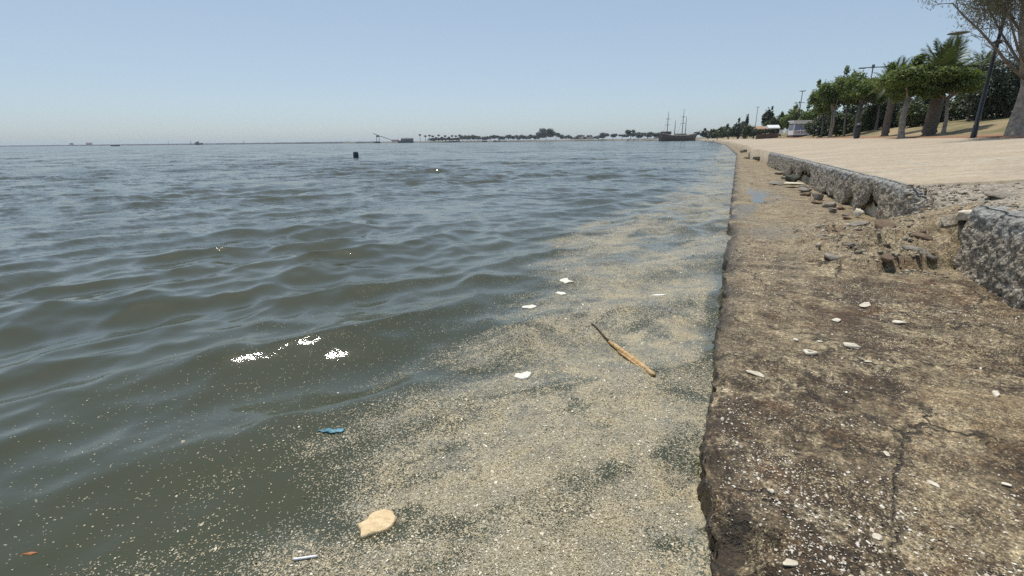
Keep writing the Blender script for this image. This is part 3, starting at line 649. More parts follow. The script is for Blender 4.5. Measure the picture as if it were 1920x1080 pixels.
# pale stones and shells on the ledge that can be picked out one by one
def ring_shell(x, y, r):
    V = []; n = 18; m = 8
    for i in range(n):
        a = 2 * math.pi * i / n; wv = 1 + .14 * math.sin(3 * a + 1) + .08 * math.sin(5 * a)
        for k in range(m):
            t = 2 * math.pi * k / m; rr = r * wv * (.66 + .36 * math.cos(t)); V.append((rr * math.cos(a), rr * .85 * math.sin(a), .30 * r * math.sin(t)))
    F = [(i*m+k, ((i+1)%n)*m+k, ((i+1)%n)*m+(k+1)%m, i*m+(k+1)%m) for i in range(n) for k in range(m)]
    return put('oyster_shell', make_mesh('oyster_shell', V, F, M_PALE), None, (x, y, lh(x, y) + .008))
tag(ring_shell(.52, 3.04, .036), 'ring shaped pale oyster shell lying on the brown ledge', 'shell')
for i, (x, y, s, l) in enumerate([
    (.76, 3.24, (.105, .07, .034), 'largest cream oval pebble, beside the ring shaped shell'),
    (.76, 3.74, (.11, .05, .024), 'long flat pale pebble farther out than the cream oval pebble'),
    (.46, 3.21, (.055, .045, .022), 'small pale pebble just behind the ring shaped shell'),
    (.22, 2.61, (.10, .055, .026), 'tan curved pebble close to the water edge'),
    (1.15, 3.88, (.11, .07, .03), 'pale flat pebble before the dark rough patch of ledge'),
    (1.26, 2.80, (.075, .035, .02), 'white sliver of stone beside the smooth cement patch'),
    (.78, 1.95, (.055, .024, .014), 'thin white shell sliver in the middle of the near ledge'),
    (1.01, 2.03, (.042, .024, .014), 'white shell chip nearest the right edge of the photo'),
    (1.01, 4.18, (.13, .07, .03), 'broad pale pebble beside the rubble spill'),
    (.68, 2.09, (.042, .026, .016), 'small cream pebble beside the dark wet spot'),
    (.24, 1.64, (.03, .026, .016), 'yellowish pebble near the eroded pit at the edge'),
    (.28, 1.34, (.06, .03, .016), 'tan chip at the bottom of the near ledge'),
    (.54, 1.57, (.045, .04, .012), 'grey tan pebble among the white shell drift'),
    (.60, 3.27, (.04, .03, .02), 'little white pebble between the ring shell and cream oval'),
    (.80, 3.05, (.05, .022, .014), 'narrow white chip in front of the cream oval pebble')]):
    rock(x, y, lh(x, y) + s[2] * .22, s, M_PALE, i, l, rz=i * .9, name='pebble', cat='pebble', blocky=.15, amp=.22)

# ================================================================== FLOATING THINGS
def water_z(x, y):
    """rest point -> displaced surface point"""
    x = np.atleast_1d(np.asarray(x, float)); y = np.atleast_1d(np.asarray(y, float))
    sd_ = scum_density(x, y); X, Y, Z, _ = wave(x, y, np.full_like(x, .013), sd_)
    return X, Y, Z
def water_at(x, y):
    """surface height under a given point"""
    px_, py_ = x, y
    for _ in range(4):
        X, Y, Z = water_z(px_, py_); px_ += x - float(X[0]); py_ += y - float(Y[0])
    return float(Z[0])
def surf_tilt(x, y, d=.05):
    return (math.atan2(water_at(x, y + d) - water_at(x, y - d), 2 * d), -math.atan2(water_at(x + d, y) - water_at(x - d, y), 2 * d))

def scum_flakes(n, seed):
    rg = np.random.default_rng(seed); m = n * 5
    r = np.exp(rg.uniform(math.log(.75), math.log(9.5), m)); az = np.radians(rg.uniform(-80, 3, m))
    x, y = r * np.sin(az), r * np.cos(az)
    ok = (x < .0) & (x > -3.6); x, y, r = x[ok], y[ok], r[ok]
    d = scum_density(x, y)
    keep = rg.random(len(x)) < np.clip(d * .9 + .25 * (d > .02) * d ** .5, 0, 1) * np.interp(r, [.8, 2, 9], [.75, 1, 1])
    x, y, r = x[keep][:n], y[keep][:n], r[keep][:n]; n = len(x)
    X, Y, Z = water_z(x, y)
    s = np.exp(rg.normal(math.log(.00135), .6, n)).clip(.0007, .009) * np.interp(r, [1, 3, 9], [1, 1.2, 2.0])
    a = rg.uniform(0, 6.28, n); asp = rg.uniform(.35, .9, n)
    base = np.array([[-1, -.2, 0], [0, -1, 0], [1, .15, 0], [.1, 1, 0]])
    px_ = base[None, :, 0] * s[:, None]; py_ = base[None, :, 1] * (s * asp)[:, None]
    ca, sa = np.cos(a)[:, None], np.sin(a)[:, None]; tl = rg.normal(0, .28, (n, 2))
    qx = px_ * ca - py_ * sa; qy = px_ * sa + py_ * ca; qz = qx * tl[:, :1] + qy * tl[:, 1:]
    V = np.stack([qx + X[:, None], qy + Y[:, None], qz + Z[:, None] + .0022], -1).reshape(-1, 3)
    return V, (np.array([[0, 1, 2, 3]])[None] + (np.arange(n) * 4)[:, None, None]).reshape(-1, 4)
b = NB('scum_flakes'); r = b.island(); n = b.noise(b.pos(), 2.6, 3).outputs[0]
c = b.ramp(r, [(0, (.11, .092, .055)), (.25, (.28, .24, .155)), (.68, (.43, .38, .27)), (.88, (.60, .56, .46)), (1, (.88, .86, .80))])
M_FLAKE = b.fin(b.mix(1.0, c, (1, .96, .85), 'MULTIPLY'), .5)
v, f = scum_flakes(240000, 4)
tag(put('floating_scum', make_mesh('floating_scum', v, f, M_FLAKE, False)), 'tan floating scum of seed husks and plant flecks beside the quay', kind='stuff')

def plate(name, outline, z0, thick, mat, dome=.0, seed=0):
    """lumpy slab from an outline (world x,y), centred on its own origin"""
    o = np.array(outline, float); c = o.mean(0); o = o - c
    rings = [(1.0, 0), (1.02, thick * .5), (1.0, thick * .96), (.93, thick * 1.02), (.6, thick + dome * .8), (.25, thick + dome)]
    # refine the outline
    q = []
    for i in range(len(o)):
        a, bb = o[i], o[(i + 1) % len(o)]
        for t in (0, .25, .5, .75): q.append(a + (bb - a) * t)
    q = np.array(q); L = np.abs(q).max()
    q = q * (1 + .11 * fbm(q[:, 0] / L * 4, q[:, 1] / L * 4, 0, 3, seed))[:, None]
    n = len(q); V = []
    for s, z in rings:
        for k in range(n):
            x, y = q[k] * s; V.append((x, y, z + thick * .22 * float(fbm(np.array([x / L * 3]), np.array([y / L * 3]), z * 9, 3, seed + 2)[0])))
    V.append((0, 0, thick + dome)); F = [(i*n+k, i*n+(k+1)%n, (i+1)*n+(k+1)%n, (i+1)*n+k) for i in range(len(rings)-1) for k in range(n)]
    F += [((len(rings)-1)*n+k, (len(rings)-1)*n+(k+1)%n, len(V)-1) for k in range(n)] + [tuple(range(n))[::-1]]
    me = bpy.data.meshes.new(name); me.from_pydata([tuple(x) for x in V], [], F); me.materials.append(mat)
    me.polygons.foreach_set('use_smooth', np.ones(len(me.polygons), bool)); me.update()
    return put(name, me, None, (c[0], c[1], water_at(c[0], c[1]) + z0), (*surf_tilt(c[0], c[1]), 0))
b = NB('old_foam'); p = b.pos(); n = b.noise(p, 45, 6, .7).outputs[0]; vv = b.vor(p, 130).outputs['Distance']
M_FOAM = b.fin(b.mix(b.rng(n, .3, .68), (.52, .37, .19), (.78, .62, .38)), .9, b.bump(b.m('ADD', n, b.m('MULTIPLY', vv, .6)), .8, .006))
b = NB('white_foam'); p = b.pos(); n = b.noise(p, 60, 5, .65).outputs[0]
M_WFOAM = b.fin(b.mix(b.rng(n, .3, .65), (.58, .55, .44), (.82, .80, .70)), .7, b.bump(n, .6, .005))
M_BLUE = plain('blue_plastic', (.06, .21, .28), .5, .45, 60)
M_STRAW = plain('white_plastic', (.80, .80, .80), .35, .06, 60)
M_LEAF = plain('dry_leaf', (.42, .17, .06), .6, .3, 60)
FOAM_OUT = [(-1.089, 1.047), (-1.075, 1.077), (-1.083, 1.108), (-1.053, 1.143), (-1.018, 1.149), (-0.988, 1.124), (-0.972, 1.09), (-0.985, 1.053), (-1.039, 1.002)]
tag(plate('foam_chunk', FOAM_OUT, -.006, .019, M_FOAM, .003, 3), 'tan weathered chunk of foam floating in the near scum', 'foam')
def blob(cx, cy, rx, ry, seed, n=9):
    a = np.linspace(0, 2 * math.pi, n, endpoint=False) + .2
    rr = 1 + .32 * np.random.default_rng(seed).normal(size=n).clip(-1.2, 1.2)
    return [(cx + rx * r_ * math.cos(t), cy + ry * r_ * math.sin(t)) for t, r_ in zip(a, rr)]
tag(plate('foam_scrap', blob(-1.01, 2.37, .040, .055, 1), -.004, .016, M_WFOAM, .006, 4), 'cream ragged foam scrap floating at the rim of the scum', 'foam')
tag(plate('foam_scrap', blob(-1.43, 3.52, .052, .05, 2), -.003, .014, M_WFOAM, .004, 5), 'bright white foam scrap in the dark water beyond the scum', 'foam')
tag(plate('foam_scrap', blob(-1.39, 4.33, .062, .06, 3), -.003, .012, M_WFOAM, .004, 6), 'farthest white foam scrap at the outer end of the scum', 'foam')
tag(plate('foam_scrap', blob(-1.31, 3.96, .060, .05, 4), -.003, .012, M_WFOAM, .003, 7), 'thin white foam scrap just nearer than the farthest one', 'foam')
tag(plate('foam_scrap', blob(-.47, 4.18, .055, .04, 5), -.003, .010, M_WFOAM, .003, 8), 'flat white foam scrap out from the dark quay edge', 'foam')
tag(plate('plastic_scrap', [(-1.615 + (q - -1.615) * .72, 1.46 + (w_ - 1.46) * .85) for q, w_ in [(-1.70, 1.43), (-1.665, 1.447), (-1.655, 1.470), (-1.625, 1.456), (-1.60, 1.478), (-1.575, 1.472), (-1.565, 1.500), (-1.54, 1.488), (-1.55, 1.468), (-1.58, 1.455), (-1.60, 1.44), (-1.63, 1.440), (-1.66, 1.425)]], .003, .004, M_BLUE, .004, 9), 'bright blue torn plastic scrap floating near the tan foam', 'plastic')
def floating_tube(name, p0, p1, r0, r1, mat, lift, bend=0, n=8, segs=9):
    pts = []
    for t in np.linspace(0, 1, segs):
        x = p0[0] + (p1[0] - p0[0]) * t; y = p0[1] + (p1[1] - p0[1]) * t
        pts.append((x + bend * math.sin(t * math.pi), y, 0))
    pts = np.array(pts); zz = np.array([water_at(a, bb) for a, bb, _ in pts]); zz = np.linspace(zz[0], zz[-1], segs) * .6 + zz.mean() * .4
    pts[:, 2] = zz + lift; c = pts.mean(0)
    return MB().tube(pts - c, np.linspace(r0, r1, segs), n).build(name, mat, None, True, loc=tuple(c)), c, pts
tag(floating_tube('drinking_straw', (-1.19, .845), (-1.125, .885), .0042, .0042, M_STRAW, .006)[0], 'short white plastic stick floating in the near scum', 'straw')
tag(plate('dry_leaf', [(-2.045, .485), (-2.02, .506), (-1.998, .512), (-2.013, .495)], -.002, .004, M_LEAF, .003, 11), 'small orange brown leaf floating in the open water', 'leaf')
# split reed: one long cane with a second sliver and a frayed dark tip
b = NB('dry_reed'); p = b.pos(); n = b.noise(b.node('Mapping', None, Vector=p, Rotation=(0, 0, R(55)), Scale=(8, 120, 60)).outputs[0], 1, 4, .6).outputs[0]
M_REED = b.fin(b.ramp(n, [(.3, (.14, .07, .025)), (.5, (.48, .30, .12)), (.68, (.70, .54, .30))]), .55, b.bump(n, .4, .004))
M_REEDD = plain('dark_reed', (.07, .045, .025), .7, .4, 40)
root = empty('reed_cane', (-.5, 2.95, water_at(-.5, 2.95)))
def rpart(nm, pts, r, mat, n=8):
    pts = np.array(pts); c = np.array(root.location); return MB().tube(pts - c, r, n).build(nm, mat, root, True)
w0, w1 = water_at(-.66, 3.12) + .010, water_at(-.285, 2.562) + .010
wm_ = max(0, water_at(-.47, 2.83) + .006 - (w0 + w1) / 2)
def rp(x, y, dz=0):
    t = (3.12 - y) / (3.12 - 2.562); return (x, y, w0 + (w1 - w0) * t + wm_ + dz)
rpart('cane', [rp(-.67, 3.133), rp(-.61, 3.044, .003), rp(-.47, 2.837, .003), rp(-.35, 2.659, .002), rp(-.285, 2.562)], [.010, .016, .018, .018, .015], M_REED, 10)
rpart('split_sliver', [rp(-.575, 2.952, -.002), rp(-.49, 2.826, .001), rp(-.41, 2.708, .0), rp(-.335, 2.597, -.004)], [.003, .007, .008, .006], M_REED)
rpart('husk', [rp(-.625, 3.105, -.004), rp(-.53, 2.964, .0), rp(-.385, 2.75, -.002)], [.004, .009, .006], M_REEDD)
rpart('frayed_tip', [(-.855, 3.334, water_at(-.855, 3.334) + .006), (-.80, 3.295, water_at(-.80, 3.295) + .008), (-.74, 3.225, water_at(-.74, 3.225) + .008), rp(-.66, 3.118)], [.004, .006, .006, .008], M_REEDD)
tag(root, 'split golden brown reed cane floating on the scum', 'reed')

# blue barrel buoy
bx_, by_ = at(668, 298, 43.5).x, at(668, 298, 43.5).y
root = empty('barrel_buoy', (bx_, by_, -.10))
M_BARREL = plain('navy_plastic', (.008, .02, .06), .4, .2, 8)
MB().tube([(0, 0, z) for z in (-.25, -.2, .0, .28, .3, .32, .36, .55, .6)], [.20, .225, .235, .235, .25, .25, .235, .225, .19], 18).build('drum', M_BARREL, root)
MB().tube([(0, 0, .59), (0, 0, .62)], [.05, .05], 10).build('bung', M_BARREL, root)
tag(root, 'dark blue barrel buoy floating alone on the open water', 'buoy')

# ================================================================== TREES
M_BARK = plain('grey_bark', (.155, .13, .105), .9, .45, 9)
M_BARKL = plain('pale_bark', (.27, .225, .18), .9, .4, 7)
M_PALMBARK = plain('palm_bark', (.145, .115, .09), .95, .5, 14)
L_FIC = leafmat('ficus_leaves', (.028, .05, .010), (.09, .135, .028), (.22, .265, .075), .42)
L_DARK = leafmat('dark_leaves', (.010, .019, .009), (.022, .038, .018), (.05, .072, .034), .12)
L_MID = leafmat('hedge_leaves', (.024, .037, .012), (.055, .08, .024), (.115, .14, .05))
L_PALM = leafmat('palm_leaves', (.030, .048, .012), (.075, .105, .032), (.16, .18, .075), .2)
L_DRY = leafmat('grey_needles', (.06, .06, .042), (.13, .125, .09), (.24, .22, .165), .4)
L_FAR = leafmat('far_leaves', (.010, .016, .009), (.021, .031, .016), (.04, .052, .027), .08)

def leaf_cloud(lobes, n, size, seed, shell=.55, up=.5):
    """lobes: (x,y,z,rx,ry,rz); n leaves in all; diamond leaves"""
    rg = np.random.default_rng(seed); L = np.array(lobes, float)
    wgt = (L[:, 3] * L[:, 4] * L[:, 5]) ** .6; idx = rg.choice(len(L), n, p=wgt / wgt.sum())
    d = rg.normal(size=(n, 3)); d /= np.linalg.norm(d, axis=1)[:, None]
    rr = (shell + (1 - shell) * rg.random(n)) ** .8 * (1 + .12 * rg.normal(size=n))
    lump = 1 + .35 * fbm(d[:, 0] * 2.2 + idx * 3.1, d[:, 1] * 2.2, d[:, 2] * 2.2, 2, seed)
    c = L[idx, :3] + d * L[idx, 3:] * (rr * lump)[:, None]
    nrm = d * .7 + rg.normal(size=(n, 3)) * .65 + np.array([0, 0, up]); nrm /= np.linalg.norm(nrm, axis=1)[:, None]
    t = np.cross(nrm, rg.normal(size=(n, 3))); t /= np.linalg.norm(t, axis=1)[:, None] + 1e-9; q = np.cross(nrm, t)
    s = size * rg.uniform(.6, 1.35, n)[:, None]
    V = np.stack([c - t * s, c - q * s * .5, c + t * s, c + q * s * .5], 1).reshape(-1, 3)
    return V, np.arange(n * 4).reshape(-1, 4)

def crown_lobes(c, w, h, k, seed, flat=.0):
    rg = np.random.default_rng(seed); out = []
    for i in range(k):
        a = rg.uniform(0, 6.28); r = math.sqrt(rg.random()) * .72
        zz = rg.uniform(-.5, .62) * (1 - .5 * r * r) + (flat if r > .4 else 0)
        s = rg.uniform(.26, .44)
        out.append((c[0] + w / 2 * r * math.cos(a), c[1] + w / 2 * r * math.sin(a), c[2] + h / 2 * zz, w / 2 * s, w / 2 * s, h / 2 * s * 1.15))
    return out

def broad_tree(name, label, base, top_c, w, h, nleaf, lsize, lm, seed, trunk_r=.12, cat='tree', group=None, stems=1, bark=None, k=14, spikes=0):
    """base on the ground; top_c centre of the crown (world)"""
    root = empty(name, base); bz = np.array(base, float); tc = np.array(top_c, float) - bz
    rg = np.random.default_rng(seed); lobes = crown_lobes(tc, w, h, k, seed)
    for s in range(spikes):
        a = rg.uniform(0, 6.28); r = rg.uniform(0, .4) * w
        lobes.append((tc[0] + r * math.cos(a), tc[1] + r * math.sin(a), tc[2] + h * rg.uniform(.42, .62), w * .06, w * .06, h * .15))
    tb = MB()
    zb = tc[2] - h * .38
    for s in range(stems):
        off = rg.normal(0, .25, 2) if stems > 1 else (0, 0)
        t0 = np.array([off[0] * .5, off[1] * .5, -.1]); t1 = np.array([tc[0] * .6 + off[0], tc[1] * .6 + off[1], zb])
        mid = (t0 + t1) / 2 + np.array([*rg.normal(0, .05, 2), 0])
        tb.tube([t0, t0 + (0, 0, .18), (t0 * .6 + mid * .4), mid, t1], [trunk_r * 1.7, trunk_r * 1.2, trunk_r, trunk_r * .9, trunk_r * .75], 9, .25, seed)
        for l in rg.choice(len(lobes), min(6, len(lobes)), replace=False):
            e = np.array(lobes[l][:3]); m2 = t1 + (e - t1) * .5 + rg.normal(0, .08 * w * .3, 3)
            tb.tube([t1 - (0, 0, .15), m2, e], [trunk_r * .5, trunk_r * .32, trunk_r * .12], 6)
    tb.build('trunk', bark or M_BARK, root, True)
    v, f = leaf_cloud(lobes, nleaf, lsize, seed)
    put('crown', make_mesh('crown', v, f, lm, False), root)
    return tag(root, label, cat, group)

def on_ground(px, py, depth):
    p = at(px, py, depth); return (p.x, p.y, bank_z(p.x, p.y))
def bt(name, label, px_base, depth, px_c, py_c, wpx, hpx, *a, **k):
    b_ = on_ground(px_base, 253, depth); c_ = at(px_c, py_c, depth); s = depth / FPX
    return broad_tree(name, label, b_, c_, wpx * s, hpx * s, *a, **k)

bt('umbrella_tree', 'slender leaning umbrella tree with dark leafy crown left of the thick palm', 1690, 26.6, 1708, 155, 122, 66, 15000, .085, L_FIC, 31, k=17, spikes=3, trunk_r=.14, bark=M_BARKL)
bt('umbrella_tree', 'leafy umbrella tree right of the thick palm with a thin pale trunk', 1768, 26.2, 1778, 157, 122, 62, 13000, .085, L_FIC, 32, k=15, spikes=2, trunk_r=.09, bark=M_BARKL)
bt('umbrella_tree', 'low leafy tree at the left end of the row with tall shoots on top', 1540, 53, 1546, 192, 62, 56, 8000, .11, L_FIC, 33, trunk_r=.11, spikes=4)
bt('umbrella_tree', 'second tree from the left end of the row with forked pale trunk', 1557, 50, 1568, 182, 60, 60, 8000, .11, L_FIC, 34, trunk_r=.11, stems=2, bark=M_BARKL)
bt('umbrella_tree', 'third tree of the row, rounded crown before the twin armed lamp', 1583, 48, 1592, 170, 76, 60, 9000, .11, L_FIC, 35, trunk_r=.11, spikes=2)
bt('umbrella_tree', 'fourth tree of the row, dense crown just behind the green bin', 1604, 46, 1626, 170, 84, 62, 10000, .11, L_FIC, 36, trunk_r=.12, stems=2)
bt('umbrella_tree', 'small dense tree whose crown touches the slender palm', 1640, 48, 1650, 176, 56, 46, 5000, .12, L_MID, 37, trunk_r=.12)

# palms ------------------------------------------------------------
def frond_mesh(length, arch, seed):
    rg = np.random.default_rng(seed); V = []; F = []; n = 26
    t = np.linspace(0, 1, n); x = length * (t - .12 * arch * t * t); z = length * (.34 * t * (1 - .2 * arch) - arch * .62 * t ** 2.2)
    P = np.stack([x, 0 * x, z], -1); T = np.gradient(P, axis=0); T /= np.linalg.norm(T, axis=1)[:, None]
    w = .018 * length * (1.1 - t)
    for i in range(n - 1):
        k = len(V); V += [P[i] + (0, w[i], 0), P[i] - (0, w[i], 0), P[i + 1] - (0, w[i + 1], 0), P[i + 1] + (0, w[i + 1], 0)]; F.append((k, k + 1, k + 2, k + 3))
        if i < 2: continue
        ll = length * .26 * math.sin(math.pi * (.14 + .80 * t[i])) * rg.uniform(.8, 1.1)
        for sd_ in (-1, 1):
            for e in (0, .5):
                b0 = P[i] * (1 - e) + P[i + 1] * e
                d = T[i] * .75 + np.array([0, sd_ * .78, .22 - .5 * rg.random() * .6]); d /= np.linalg.norm(d)
                tip = b0 + d * ll + np.array([0, 0, -.20 * ll]); sdv = T[i] * ll * .055; mid = b0 + d * ll * .5
                k = len(V); V += [b0, mid - sdv, tip, mid + sdv]; F.append((k, k + 1, k + 2, k + 3))
    return make_mesh('frond', V, F, L_PALM, False)
FRONDS = [frond_mesh(1.0, a, i) for i, a in enumerate((.25, .55, .9, 1.25))]
M_DRYFROND = leafmat('dry_fronds', (.06, .045, .025), (.13, .10, .06), (.22, .17, .10), .1)
def palm(label, base, trunk_h, trunk_r, flen, n, seed):
    root = empty('palm_tree', base); rg = np.random.default_rng(seed)
    zs = np.linspace(-.1, trunk_h, 26); rad = trunk_r * (1.05 - .15 * zs / trunk_h) * (1 + .07 * np.sin(np.arange(26) * 2.6)); rad[0] *= 1.35; rad[1] *= 1.2; rad[-4:] *= 1.12
    MB().tube([(0, 0, z) for z in zs], rad, 14, .18, seed).build('trunk', M_PALMBARK, root, True)
    for i in range(n):
        t = i / n; a = i * 2.39996 + rg.normal(0, .1); el = 1.30 - 1.45 * t ** .8 + rg.normal(0, .08)
        m = FRONDS[min(3, max(0, int(t * 3.4 + rg.normal(0, .3))))]
        put('frond', m, root, (.12 * math.cos(a), .12 * math.sin(a), trunk_h - .05 + .2 * (1 - t)), (0, -el, a), (flen * rg.uniform(.85, 1.1),) * 3)
    return tag(root, label, 'palm tree')
palm('thick trunked date palm with arching fronds behind the umbrella trees', on_ground(1742, 250, 27.5), 2.9, .29, 2.2, 46, 51)
palm('slender date palm with a bare grey trunk left of the leaning tree', on_ground(1660, 247, 36), 3.5, .22, 2.0, 40, 52)
palm('small date palm with dark fronds right of the umbrella crowns', on_ground(1818, 240, 36), 3.0, .26, 1.8, 36, 53)

# shrubs on the bank -------------------------------------------------
def shrub(label, p, w, h, nleaf, ls, lm, seed, name='shrub', cat='shrub', group=None, k=10):
    root = empty(name, p); lobes = crown_lobes((0, 0, h * .5), w, h, k, seed) + [(0, 0, h * .35, w * .4, w * .4, h * .4)]
    v, f = leaf_cloud(lobes, nleaf, ls, seed, .45); tb = MB()
    rg = np.random.default_rng(seed)
    for i in range(5):
        e = np.array(lobes[i][:3]); tb.tube([(rg.normal(0, .1), rg.normal(0, .1), -.1), e * (.5, .5, .5), e], [.06, .045, .015], 6)
    tb.build('stem', M_BARK, root); put('foliage', make_mesh('foliage', v, f, lm, False), root); return tag(root, label, cat, group)
shrub('huge dark rounded bush on the bank behind the leaning tree trunk', on_ground(1895, 215, 31), 5.2, 3.9, 14000, .10, L_DARK, 61, k=16)
shrub('dark rounded bush on the bank just right of the tall black pole', on_ground(1850, 215, 34), 3.4, 2.9, 9000, .10, L_DARK, 62)
for i, (px, dp, wpx, hpx, lm, l) in enumerate([
    (1712, 40, 60, 62, L_MID, 'loose green shrub filling the gap under the leaning tree'), (1760, 40, 62, 58, L_MID, 'loose green shrub behind the thin pale trunk'), (1800, 39, 60, 66, L_MID, 'loose green shrub left of the tall black pole'),
    (1690, 48, 70, 56, L_DARK, 'dark shrub behind the trunk of the leaning tree'), (1640, 54, 74, 56, L_DARK, 'dark shrub on the bank behind the slender palm'), (1600, 58, 66, 48, L_DARK, 'dark shrub on the bank behind the green bin'), (1565, 62, 60, 46, L_DARK, 'dark shrub behind the forked trunk'), (1668, 50, 60, 60, L_DARK, 'dark shrub between the slender palm and the leaning tree'), (1735, 44, 70, 60, L_DARK, 'dark shrub behind the thick palm trunk'), (1622, 50, 60, 52, L_MID, 'loose shrub between the green bin and the slender palm'), (1580, 54, 56, 44, L_MID, 'loose shrub between the forked trunk and the green bin'), (1548, 60, 46, 40, L_DARK, 'dark shrub behind the leftmost trunk of the row'), (1532, 68, 46, 46, L_MID, 'loose shrub just right of the white kiosk')]):
    p = on_ground(px, 245, dp); shrub(l, (p[0], p[1], p[2] - .1), wpx * dp / FPX, hpx * dp / FPX, 5000, .10 if dp < 45 else .14, lm, 70 + i)

# far trees along the promenade, right of the water's end
for i, (px, dp, top, wpx, lm, l) in enumerate([
    (1518, 82, 200, 44, L_FIC, 'green tree right behind the white kiosk'), (1490, 98, 203, 52, L_FIC, 'broad green tree rising over the white kiosk roof'), (1462, 112, 214, 44, L_MID, 'green tree left of the white kiosk'),
    (1434, 128, 207, 28, L_DARK, 'narrow tall tree standing above the promenade hedge'), (1445, 120, 226, 40, L_MID, 'bushy tree behind the market stall'), (1412, 140, 232, 44, L_MID, 'bushy tree left of the market stall'), (1384, 165, 226, 40, L_DARK, 'round dark tree beside the thin cypress'), (1366, 190, 236, 40, L_MID, 'low green tree near the far end of the promenade'), (1345, 220, 240, 42, L_MID, 'last low tree where the quay bends to the ship'), (1328, 270, 243, 30, L_FAR, 'small far tree just right of the ship')]):
    g_ = on_ground(px, 256, dp); s = dp / FPX; zt = at(px, top, dp).z
    broad_tree('park_tree', l, g_, (g_[0], g_[1], (g_[2] + .3 + zt) / 2), wpx * s, max(1.5, zt - g_[2] - .3), 2600, .10 + dp * .0016, lm, 90 + i, trunk_r=.2, k=12, spikes=1)
g_ = on_ground(1397, 256, 150); zt = at(1397, 217, 150).z
root = empty('cypress_tree', g_); v, f = leaf_cloud([(0, 0, (zt - g_[2]) * q, .95 - .6 * q, .95 - .6 * q, 1.0) for q in np.linspace(.12, .92, 9)], 1800, .2, 5)
put('crown', make_mesh('crown', v, f, L_DARK, False), root); MB().tube([(0, 0, -.1), (0, 0, 1.5), (0, 0, (zt - g_[2]) * .8)], [.2, .16, .04], 7).build('trunk', M_BARK, root)
tag(root, 'thin dark cypress standing over the far hedge', 'tree')

# the big sparse tree at the right ------------------------------------
def big_tree():
    base = on_ground(1900, 252, 17.2); root = empty('sparse_tree', base); B = np.array(base); rg = np.random.default_rng(101)
    W = lambda px, py, dd=0: np.array(at(px, py, 17.2 + dd)) - B
    tb = MB()
    t0 = W(1900, 252); t0[2] = -.15
    tb.tube([t0, t0 + (0, 0, .2), W(1908, 225), W(1917, 195), W(1925, 165), W(1927, 135)], [.40, .26, .215, .195, .18, .165], 12, .18, 3)
    tb.tube([W(1924, 140), W(1922, 100), W(1917, 60), W(1922, 0), W(1935, -80), W(1940, -190)], [.16, .13, .115, .09, .065, .02], 10, .15, 4)
    tb.build('trunk', M_BARKL, root, True)
    V = []; tips = []
    def limb(pts, r0, r1, lvl):
        pts = np.array(pts); o = MB().tube(pts, np.linspace(r0, r1, len(pts)), 7, .1, 5)
        if lvl == 0: o.build('branch', M_BARK, root, True)
        else: twig.add(np.concatenate(o.v), o.f)
        for i in range(1, len(pts)):
            for q in range(3 if lvl == 0 else 2):
                s = pts[i - 1] + (pts[i] - pts[i - 1]) * rg.random(); d = pts[i] - pts[i - 1]; d /= np.linalg.norm(d)
                d = d + rg.normal(0, .65, 3) + (0, 0, .35); d /= np.linalg.norm(d)
                ln = rg.uniform(.5, 1.0) * (1.0 if lvl == 0 else .55)
                m = s + d * ln * .5 + rg.normal(0, .05, 3); e = s + d * ln + (0, 0, .06)
                if lvl < 2: limb([s, m, e], r1 * .55 + .004, .006, lvl + 1)
                else: tips.append(e)
                tips.append(e)
        tips.append(pts[-1])
    twig = MB()
    for pts, r0 in [([W(1924, 150), W(1898, 128, -.3), W(1868, 92, -.5), W(1838, 58, -.6), W(1805, 28, -.6), W(1786, 6, -.5)], .055),
                    ([W(1921, 138), W(1906, 108, .2), W(1890, 82, .4), W(1876, 60, .5), W(1856, 20, .6), W(1838, -20, .6)], .05),
                    ([W(1922, 118), W(1909, 92, -.6), W(1900, 60, -.9), W(1889, 20, -1.1), W(1880, -40, -1.2)], .045),
                    ([W(1920, 70), W(1895, 30, .2), W(1862, -10, .2), W(1820, -45, .2), W(1790, -70, 0)], .042),
                    ([W(1926, 130), W(1960, 90), W(2000, 40), W(2050, -20)], .08), ([W(1922, 60), W(1950, 10, 1), W(1985, -60, 1.4)], .07), ([W(1922, 10), W(1890, -50, -.6), W(1850, -110, -.8), W(1820, -140, -.9)], .06), ([W(1924, -10), W(1930, -90, 1.2), W(1950, -160, 1.5)], .05)]:
        limb(pts, r0, .018, 0)
    twig.build('twigs', M_BARK, root, True)['kind'] = 'stuff'
    tips = np.array(tips); hi = tips[:, 2] > W(1850, 66)[2]; tips = tips[hi | (rg.random(len(tips)) < .22)]
    zt = np.clip((tips[:, 2] - W(1850, 60)[2]) / 1.5, .05, 1); n = 32000
    idx = rg.choice(len(tips), n, p=zt / zt.sum()); c = tips[idx] + rg.normal(0, .13, (n, 3)) * (1, 1, .7)
    d = rg.normal(size=(n, 3)) + (0, 0, .4); d /= np.linalg.norm(d, axis=1)[:, None]; s_ = np.cross(d, rg.normal(size=(n, 3))); s_ /= np.linalg.norm(s_, axis=1)[:, None]
    L_ = rg.uniform(.06, .16, n)[:, None]
    v = np.stack([c - d * L_ * .2, c - s_ * .011, c + d * L_, c + s_ * .011], 1).reshape(-1, 3)
    put('crown', make_mesh('crown', v, np.arange(n * 4).reshape(-1, 4), L_DRY, False), root)
    tag(root, 'tall sparse tree with thick pale trunk and open feathery crown at the photo edge', 'tree')
big_tree()

